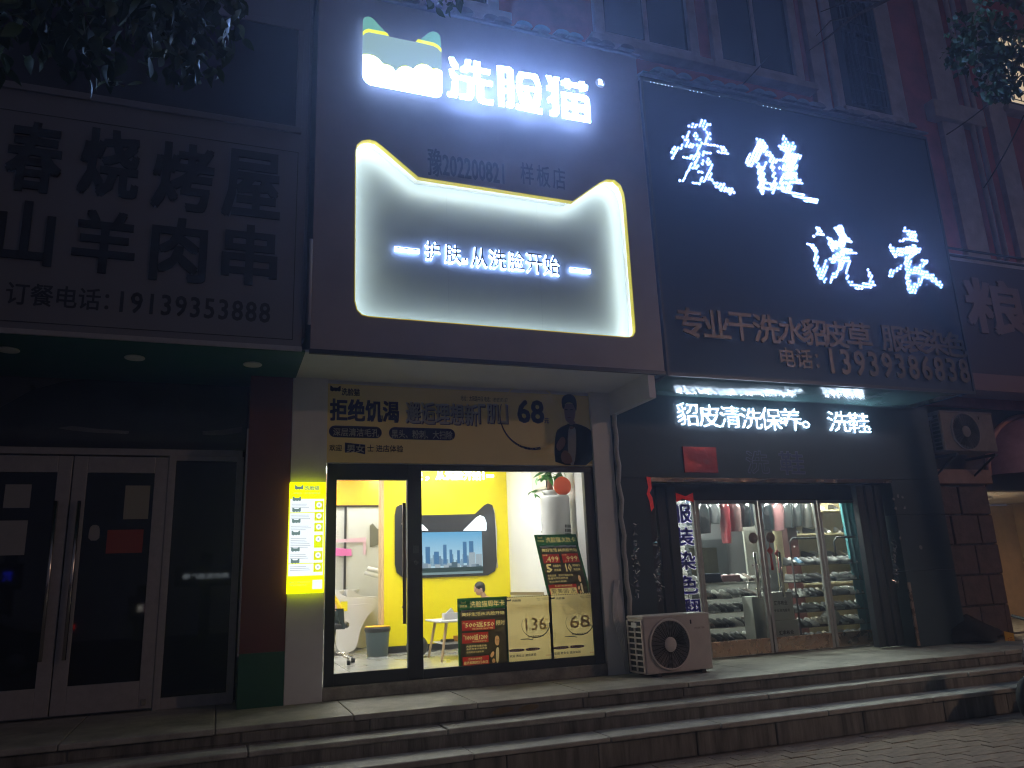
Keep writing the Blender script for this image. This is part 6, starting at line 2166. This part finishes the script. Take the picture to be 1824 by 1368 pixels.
for i in range(5):
    z = .75 + i * .36
    c_ = random.Random(i).choice(((.5, .5, .5), (.10, .10, .12), (.35, .08, .06), (.5, .42, .2)))
    for j in range(3):
        x = 11.65 + j * .34
        o_ = tag(MB().prism(smooth_poly([(x, z), (x + .26, z), (x + .28, z + .14), (x + .22, z + .24), (x + .05, z + .25), (x - .01, z + .12)], 1), 10.4, 10.6).build('grain_bag', mat('bag_%d' % ((i + j) % 4), ((.5, .5, .5), (.10, .10, .12), (.35, .10, .07), (.5, .42, .2))[(i + j) % 4], .5)), '%s grain bag %s in the lit shop at the right edge' % (('grey', 'black', 'red', 'tan')[(i + j) % 4], ('on the bottom shelf', 'on the second shelf', 'on the middle shelf', 'on the fourth shelf', 'on the top shelf')[i]), 'bag', 'bags on the grain shop shelves')
shf = thing('grain_shelf', (12, 10.5, .45), 'tan shelf unit holding bags inside the grain shop', 'shelf')
for i in range(6):
    MB().box(11.5, 10.36, .72 + i * .36 - .02, 12.8, 10.75, .745 + i * .36 - .02).build('shelf_board', wood, shf)
for x in (11.5, 12.8):
    MB().box(x, 10.36, .45, x + .03, 10.75, 2.6).build('upright', wood, shf)
p = at(1800, 1142, 8.35)
tgm = thing('yellow_tag', (p.x, 8.35, p.z), 'yellow plastic price tag by the grain shop door', 'tag')
MB().prism([(p.x - .10, p.z - .08), (p.x + .08, p.z - .13), (p.x + .09, p.z + .10), (p.x - .09, p.z + .14)], 8.35, 8.356).build('plate', mat('tag_yellow', (.62, .36, .02), .4), tgm)
text('5元', p.x - .05, p.z - .04, p.x + .05, p.z + .05, 8.348, ink_r, tgm)
MB().tube([(p.x, 8.353, p.z + .12), (p.x + .02, 8.353, .95)], .004, 5).build('cord', black_iron, tgm)
MB().box(p.x - .25, 8.36, p.z - .45, p.x + 1.2, 8.8, p.z - .0 + .12).build('crate', mat('plum_crate', (.06, .035, .045), .7), tgm) if False else None
# dark cloth heap at the foot of the stone pillar
hv, hf = [], []
n, mm = 20, 8
for i in range(mm + 1):
    for k in range(n):
        t = 2 * math.pi * k / n
        f_ = i / mm
        rad = (1 - f_ ** 1.6) * (1 + .16 * math.sin(3 * t + i) + .10 * math.sin(7 * t + 2 * i))
        hv.append((9.98 + .50 * rad * math.cos(t), 8.45 + .28 * rad * math.sin(t), PZ + .36 * f_ + .02))
for i in range(mm):
    for k in range(n):
        hf.append((i * n + k, i * n + (k + 1) % n, (i + 1) * n + (k + 1) % n, (i + 1) * n + k))
tag(MB().add(hv, hf, True).build('covered_heap', mat('dark_tarp', (.018, .014, .016), .85, bump=.6, bscale=8)), 'dark covered heap at the foot of the red stone pillar', 'heap')
# scuffed stickers on the right laundry wall
stk = MB()
for a, b in ((1592, 889), (1600, 884), (1608, 886), (1596, 905), (1612, 905), (1604, 958), (1640, 975)):
    p = at(a, b, 8.396)
    r_ = random.Random(a)
    stk.prism(smooth_poly([(p.x + r_.uniform(.015, .045) * math.cos(k), p.z + r_.uniform(.015, .04) * math.sin(k)) for k in (0, 1.2, 2.5, 3.8, 5.1)], 1), 8.396, 8.399)
tag(stk.build('torn_sticker_scraps', mat('scrap_grey', (.26, .24, .22), .7)), 'torn pale sticker scraps on the teal wall right of the laundry', 'scrap')

# ================================================================== TREES, CABLES, SCOOTER, STREET
def tree(name, base, trunk_pts, radii, label):
    t = thing(name, base, label, 'tree')
    MB().tube(trunk_pts, radii, 12).build('trunk', bark, t)
    return t


def leafy(t, clumps, n_each, n_stuff, L0, L1, seed, limbs):
    r_ = random.Random(seed)
    lb_ = MB()
    for pts_, rd in limbs:
        lb_.tube(pts_, rd, 7)
    lb_.build('limb', bark, t)
    prot = []
    for k in range(6):
        L = L0 + (L1 - L0) * k / 5
        vs, fs = leaf_mesh(L, L * r_.uniform(.55, .75), r_.uniform(.05, .5), r_.uniform(.0, .5))
        me = bpy.data.meshes.new('leaf')
        me.from_pydata(vs, [], fs)
        me.polygons.foreach_set('use_smooth', [True] * len(fs))
        me.materials.append(leaf_yel if k == 2 else leaf_mat)
        prot.append(me)
    big = MB()
    for (c, rad) in clumps:
        for i in range(n_each + n_stuff):
            while True:
                d = Vector((r_.uniform(-1, 1), r_.uniform(-1, 1), r_.uniform(-1, 1)))
                if d.length < 1:
                    break
            p = Vector(c) + Vector((d.x * rad[0], d.y * rad[1], d.z * rad[2]))
            M = Matrix.Translation(p) @ Matrix.Rotation(r_.uniform(0, 6.28), 4, 'Z') @ Matrix.Rotation(r_.uniform(.1, 1.5), 4, 'Y') @ Matrix.Rotation(r_.uniform(-1, 1), 4, 'X')
            if i < n_each:
                me = prot[r_.randrange(6)] if r_.random() > .25 else prot[5]
                o_ = bpy.data.objects.new('leaf', me)
                COL.objects.link(o_)
                o_.parent = t
                o_.matrix_parent_inverse = t.matrix_basis.inverted()
                o_.matrix_basis = M
            else:
                vs, fs = leaf_mesh(r_.uniform(L0, L1), r_.uniform(.05, .09), r_.uniform(.05, .5), r_.uniform(0, .5))
                big.add(orient(vs, M), fs, True)
    if big.v:
        big.build('crown', leaf_mat, t, kind='stuff')


tA = tree('street_tree', (-3.6, 4.1, GZ), [(-3.6, 4.1, GZ), (-3.55, 4.12, 1.6), (-3.4, 4.1, 3.2), (-3.0, 4.15, 4.6), (-2.4, 4.2, 5.8)], [.17, .14, .12, .09, .05], 'street tree whose dark leaves hang over the top left of the photo')
leafy(tA, [((-1.25, 4.3, 4.90), (.55, .6, .46)), ((-.75, 4.4, 4.95), (.50, .55, .48)), ((-.32, 4.35, 5.05), (.34, .4, .5)), ((-1.6, 4.2, 5.3), (.8, .7, .55)), ((-.6, 4.5, 5.55), (.7, .7, .38))], 44, 330, .08, .145, 21,
      [([(-3.2, 4.12, 4.0), (-2.2, 4.2, 4.9), (-1.2, 4.3, 5.15), (-.3, 4.35, 5.25)], [.06, .04, .022, .008]), ([(-2.4, 4.2, 4.8), (-1.5, 4.5, 5.5), (-.5, 4.5, 5.8), (.5, 4.4, 5.9), (1.2, 4.5, 5.78)], [.04, .03, .02, .012, .005]),
       ([(-1.2, 4.3, 5.15), (-.9, 4.2, 4.8), (-.8, 4.2, 4.6)], [.014, .01, .004])])
tB = tree('street_tree', (11.4, 4.6, GZ), [(11.4, 4.6, GZ), (11.35, 4.6, 2.5), (11.1, 4.65, 4.8), (10.2, 4.7, 6.2), (9.0, 4.7, 7.0), (8.1, 4.7, 7.6)], [.16, .13, .11, .08, .055, .04], 'street tree whose blurred leaves hang at the top right edge')
leafy(tB, [((7.2, 4.75, 6.82), (.36, .35, .30)), ((7.5, 4.75, 6.50), (.26, .3, .26)), ((7.7, 4.8, 7.2), (.55, .5, .4))], 26, 260, .045, .085, 22,
      [([(9.7, 4.7, 6.5), (7.9, 4.75, 6.6), (7.2, 4.75, 6.8)], [.04, .025, .01]),
       ([(8.3, 4.7, 7.4), (7.2, 4.7, 7.5), (6.3, 4.65, 7.2), (5.75, 4.6, 6.82), (5.35, 4.6, 6.55), (4.95, 4.55, 6.2), (4.7, 4.55, 6.0)], [.05, .035, .028, .022, .014, .008, .003]),
       ([(5.75, 4.6, 6.82), (5.3, 4.55, 6.68), (4.85, 4.5, 6.40)], [.014, .008, .003]), ([(5.35, 4.6, 6.55), (5.0, 4.55, 6.38), (4.75, 4.5, 6.12)], [.010, .006, .002])])
tC = tree('street_tree', (1.6, 2.2, GZ), [(1.6, -3.2, GZ), (1.6, -3.1, 3.0), (1.5, -2.6, 6.0)], [.16, .13, .10], 'street tree behind the camera with twigs over the top centre')
tC.location = (1.6, -3.2, GZ)
for ch in list(tC.children):
    ch.matrix_parent_inverse = tC.matrix_basis.inverted()
leafy(tC, [((1.32, 4.4, 5.62), (.14, .2, .12))], 14, 26, .06, .10, 23, [([(1.5, -2.6, 6.0), (1.5, 0, 7.2), (1.4, 2.5, 6.9), (1.3, 4.4, 5.75)], [.06, .04, .02, .005])])

for a, b, r_, lab in ((at(1240, 465, 7.6), at(1824, 120, 8.2), 0, 'x'),):
    pass
def cable(p0, p1, sag, label, r_=.012):
    pts_ = []
    for k in range(13):
        t = k / 12
        p_ = Vector(p0).lerp(Vector(p1), t)
        p_.z -= sag * 4 * t * (1 - t)
        pts_.append(p_)
    tag(MB().tube(pts_, r_, 5).build('cable', black_iron), label, 'cable')
cable(at(1686, 240, 8.5), at(1824, 128, 7.6), .06, 'upper of two thin cables crossing the pilasters at right')
cable(at(1752, 335, 8.5), at(1824, 205, 7.6), .05, 'lower of two thin cables crossing the pilasters at right')
cable(at(1318, 155, 8.5), at(1372, 95, 8.0), .02, 'short cable rising from the tile canopy to the second window', .010)
cable(at(1515, 60, 8.55), at(1552, 205, 8.6), .0, 'cable hanging straight down between two upper windows', .012)

# electric scooter parked at the right edge
sc_x, sc_y = 8.04, 6.15
es = thing('electric_scooter', (sc_x, sc_y, GZ), 'dark electric scooter whose front wheel shows at the right edge', 'scooter')
WR = .255
def wheel(x):
    w_ = MB().lathe([(WR - .065, -.035), (WR - .02, -.05), (WR, -.02), (WR, .02), (WR - .02, .05), (WR - .065, .035)], (x, sc_y, GZ + WR), 'y', 36).build('wheel', rubber, es)
    rm = MB()
    rm.lathe([(WR - .065, -.03), (WR - .085, -.03), (WR - .085, .03), (WR - .065, .03)], (x, sc_y, GZ + WR), 'y', 32)
    for k in range(6):
        a = k * math.pi / 3 + .2
        rm.tube([(x, sc_y, GZ + WR), (x + (WR - .08) * math.cos(a), sc_y, GZ + WR + (WR - .08) * math.sin(a))], .014, 6)
    rm.lathe([(.045, -.045), (.045, .045)], (x, sc_y, GZ + WR), 'y', 14)
    rm.build('rim', mat('rim_grey', (.12, .10, .11), .4, metal=.6), w_)
wheel(sc_x); wheel(sc_x + 1.28)
sc_body = mat('scooter_plum', (.06, .025, .03), .3, coat=.6)
MB().tube([(sc_x - .03, sc_y - .07, GZ + WR), (sc_x + .14, sc_y - .07, GZ + .62), (sc_x + .28, sc_y, GZ + 1.02)], [.022, .025, .028], 8).tube([(sc_x - .03, sc_y + .07, GZ + WR), (sc_x + .14, sc_y + .07, GZ + .62)], [.022, .025], 8).build('fork', black_iron, es)
MB().prism(smooth_poly([(sc_x + .05, GZ + .58), (sc_x + .25, GZ + .45), (sc_x + .42, GZ + .32), (sc_x + .45, GZ + .36), (sc_x + .36, GZ + .95), (sc_x + .26, GZ + .98)], 2), sc_y - .16, sc_y + .16).build('front_shield', sc_body, es, bevel=.03)
MB().prism(smooth_poly([(sc_x + .36, GZ + .27), (sc_x + .85, GZ + .27), (sc_x + 1.5, GZ + .55), (sc_x + 1.52, GZ + .66), (sc_x + .88, GZ + .70), (sc_x + .80, GZ + .34), (sc_x + .38, GZ + .34)], 2), sc_y - .13, sc_y + .13).build('frame_cover', sc_body, es, bevel=.03)
MB().prism(smooth_poly([(sc_x + .82, GZ + .70), (sc_x + 1.50, GZ + .68), (sc_x + 1.55, GZ + .78), (sc_x + 1.1, GZ + .82), (sc_x + .84, GZ + .79)], 2), sc_y - .13, sc_y + .13).build('seat', rubber, es, bevel=.03)
MB().tube([(sc_x + .30, sc_y - .33, GZ + 1.06), (sc_x + .27, sc_y - .12, GZ + 1.02), (sc_x + .27, sc_y + .12, GZ + 1.02), (sc_x + .30, sc_y + .33, GZ + 1.06)], .018, 8).build('handlebar', black_iron, es)
MB().ball((sc_x + .34, sc_y - .02, GZ + .94), (.06, .09, .07), 16, 10).build('headlight', mat('headlight_glass', (.4, .4, .42), .1), es)
mg = MB()
mv = []
for k in range(9):
    t = math.radians(35 + 75 * k / 8)
    for yy in (-.06, .06):
        for r_ in (WR + .025, WR + .032):
            mv.append((sc_x + r_ * math.cos(t), sc_y + yy, GZ + WR + r_ * math.sin(t)))
mf = []
for k in range(8):
    a_ = 4 * k
    mf += [(a_ + 1, a_ + 3, a_ + 7, a_ + 5), (a_, a_ + 4, a_ + 6, a_ + 2), (a_, a_ + 1, a_ + 5, a_ + 4), (a_ + 2, a_ + 6, a_ + 7, a_ + 3)]
mg.add(mv, mf, True).build('mudguard', sc_body, es)
# street lamp across the road behind the camera, which gives the warm light on the right
for lx, llab in ((17.0, 'warm street lamp on a grey pole across the road behind the camera'),):
    lp = thing('street_lamp', (lx, -7.0, GZ), llab, 'street lamp')
    MB().tube([(lx, -7, GZ), (lx, -7, 7.2), (lx - .4, -6.4, 7.9), (lx - 1.4, -5.0, 8.1)], [.10, .07, .05, .045], 12).build('pole', alu, lp)
    MB().box(lx - 2.0, -5.1, 8.05, lx - 1.3, -4.7, 8.17).build('lamp_head', alu, lp, bevel=.03)
    MB().box(lx - 1.95, -5.06, 8.03, lx - 1.35, -4.74, 8.049).build('lamp_glass', glow('sodium_glass', (1.0, .64, .46), 760.0), lp)
# two lit signs across the road that glint in the dark glass
def far_sign(px0, py0, px1, py1, body, col, strength, label):
    v0, v1 = at(px0, py0, 33.8), at(px1, py1, 33.8)
    yb = -16.0
    t = thing('opposite_signboard', ((v0.x + v1.x) / 2, yb, v0.z), label, 'signboard')
    MB().box(v0.x - .3, yb - .3, v0.z - .3, v1.x + .3, yb - .1, v1.z + .3).build('panel', black_frame, t)
    vs, fs = glyphs(body, .03, 0, 1)
    MB().add([(v1.x - u * (v1.x - v0.x), yb - .05, v0.z + v * (v1.z - v0.z)) for u, v, w in vs], fs).build('lettering', glow('far_' + label.split()[0], col, strength), t)
    MB().box((v0.x + v1.x) / 2 - .2, yb - .5, GZ, (v0.x + v1.x) / 2 + .2, yb - .3, v0.z + 1).build('post', black_frame, t)
far_sign(325, 1032, 408, 1020, '洗衣生活广场', (.8, .92, 1.0), 3.0, 'white lit shop sign across the road, reflected in the dark glass')
far_sign(243, 1091, 256, 1076, '米', (1.0, .95, .85), 2.6, 'cream lit shop sign across the road, reflected in the door')
far_sign(257, 1091, 271, 1075, '花', (1.0, .35, .45), 2.2, 'pink lit shop sign across the road, reflected in the door')
far_sign(2, 1036, 22, 1018, '茶', (.02, .03, 1.0), 3.5, 'blue lit shop sign across the road, reflected in the dark glass')

# a car parked across the road whose tail lamp glints in the dark door glass
cp_ = at(70, 1120, 22.76)
cx0, cyd = cp_.x + .75, -5.0
car = thing('parked_car', (cx0 - 2, cyd, GZ), 'dark parked car across the road, its red tail lamps reflected in glass', 'car')
prof_c = [(0, .35), (.05, .75), (.35, .95), (.9, 1.0), (1.45, 1.42), (2.7, 1.45), (3.4, 1.02), (4.2, .88), (4.35, .6), (4.3, .32), (3.9, .28), (.4, .28)]
MB().prism(smooth_poly([(cx0 - 4.35 + a, GZ + b) for a, b in prof_c], 2), cyd, cyd + 1.7).build('body', mat('car_paint', (.05, .055, .06), .25, coat=.8), car, bevel=.05)
MB().prism([(cx0 - 4.35 + a, GZ + b) for a, b in ((1.1, 1.0), (1.55, 1.36), (2.65, 1.38), (3.2, 1.0))], cyd + 1.68, cyd + 1.715).build('side_window', dark_glass, car)
for a in (.85, 3.5):
    for yy in (cyd + .02, cyd + 1.56):
        wh = MB().lathe([(.22, 0), (.31, .01), (.32, .08), (.31, .16), (.22, .17)], (cx0 - 4.35 + a, yy, GZ + .32), 'y', 24).build('wheel', rubber, car)
        MB().lathe([(.20, .0), (.20, .172)], (cx0 - 4.35 + a, yy, GZ + .32), 'y', 20).build('rim', alu, wh)
tl_m = glow('tail_lamp', (1.0, .03, .015), 4.0)
for yy in (cyd + .12, cyd + 1.42):
    MB().box(cx0 - .14, yy, cp_.z - .05, cx0 + .02, yy + .30, cp_.z + .05).build('tail_lamp', tl_m, car, bevel=.01)

# ================================================================== ADDED MIST standing in for lens glare round the lit signs
hz = MB().box(-25, -20, GZ - 1.1, 33, 19, 15.6)
mist = bpy.data.materials.new('glare_mist')
mist.use_nodes = True
_nt = mist.node_tree
_nt.nodes.clear()
_pv = _nt.nodes.new('ShaderNodeVolumePrincipled')
_pv.inputs['Color'].default_value = (.86, .90, 1.0, 1)
_pv.inputs['Density'].default_value = 0.0115
_pv.inputs['Anisotropy'].default_value = 0.80
_ou = _nt.nodes.new('ShaderNodeOutputMaterial')
_nt.links.new(_pv.outputs[0], _ou.inputs['Volume'])
hz.build('glare_haze', mist, kind='stuff')
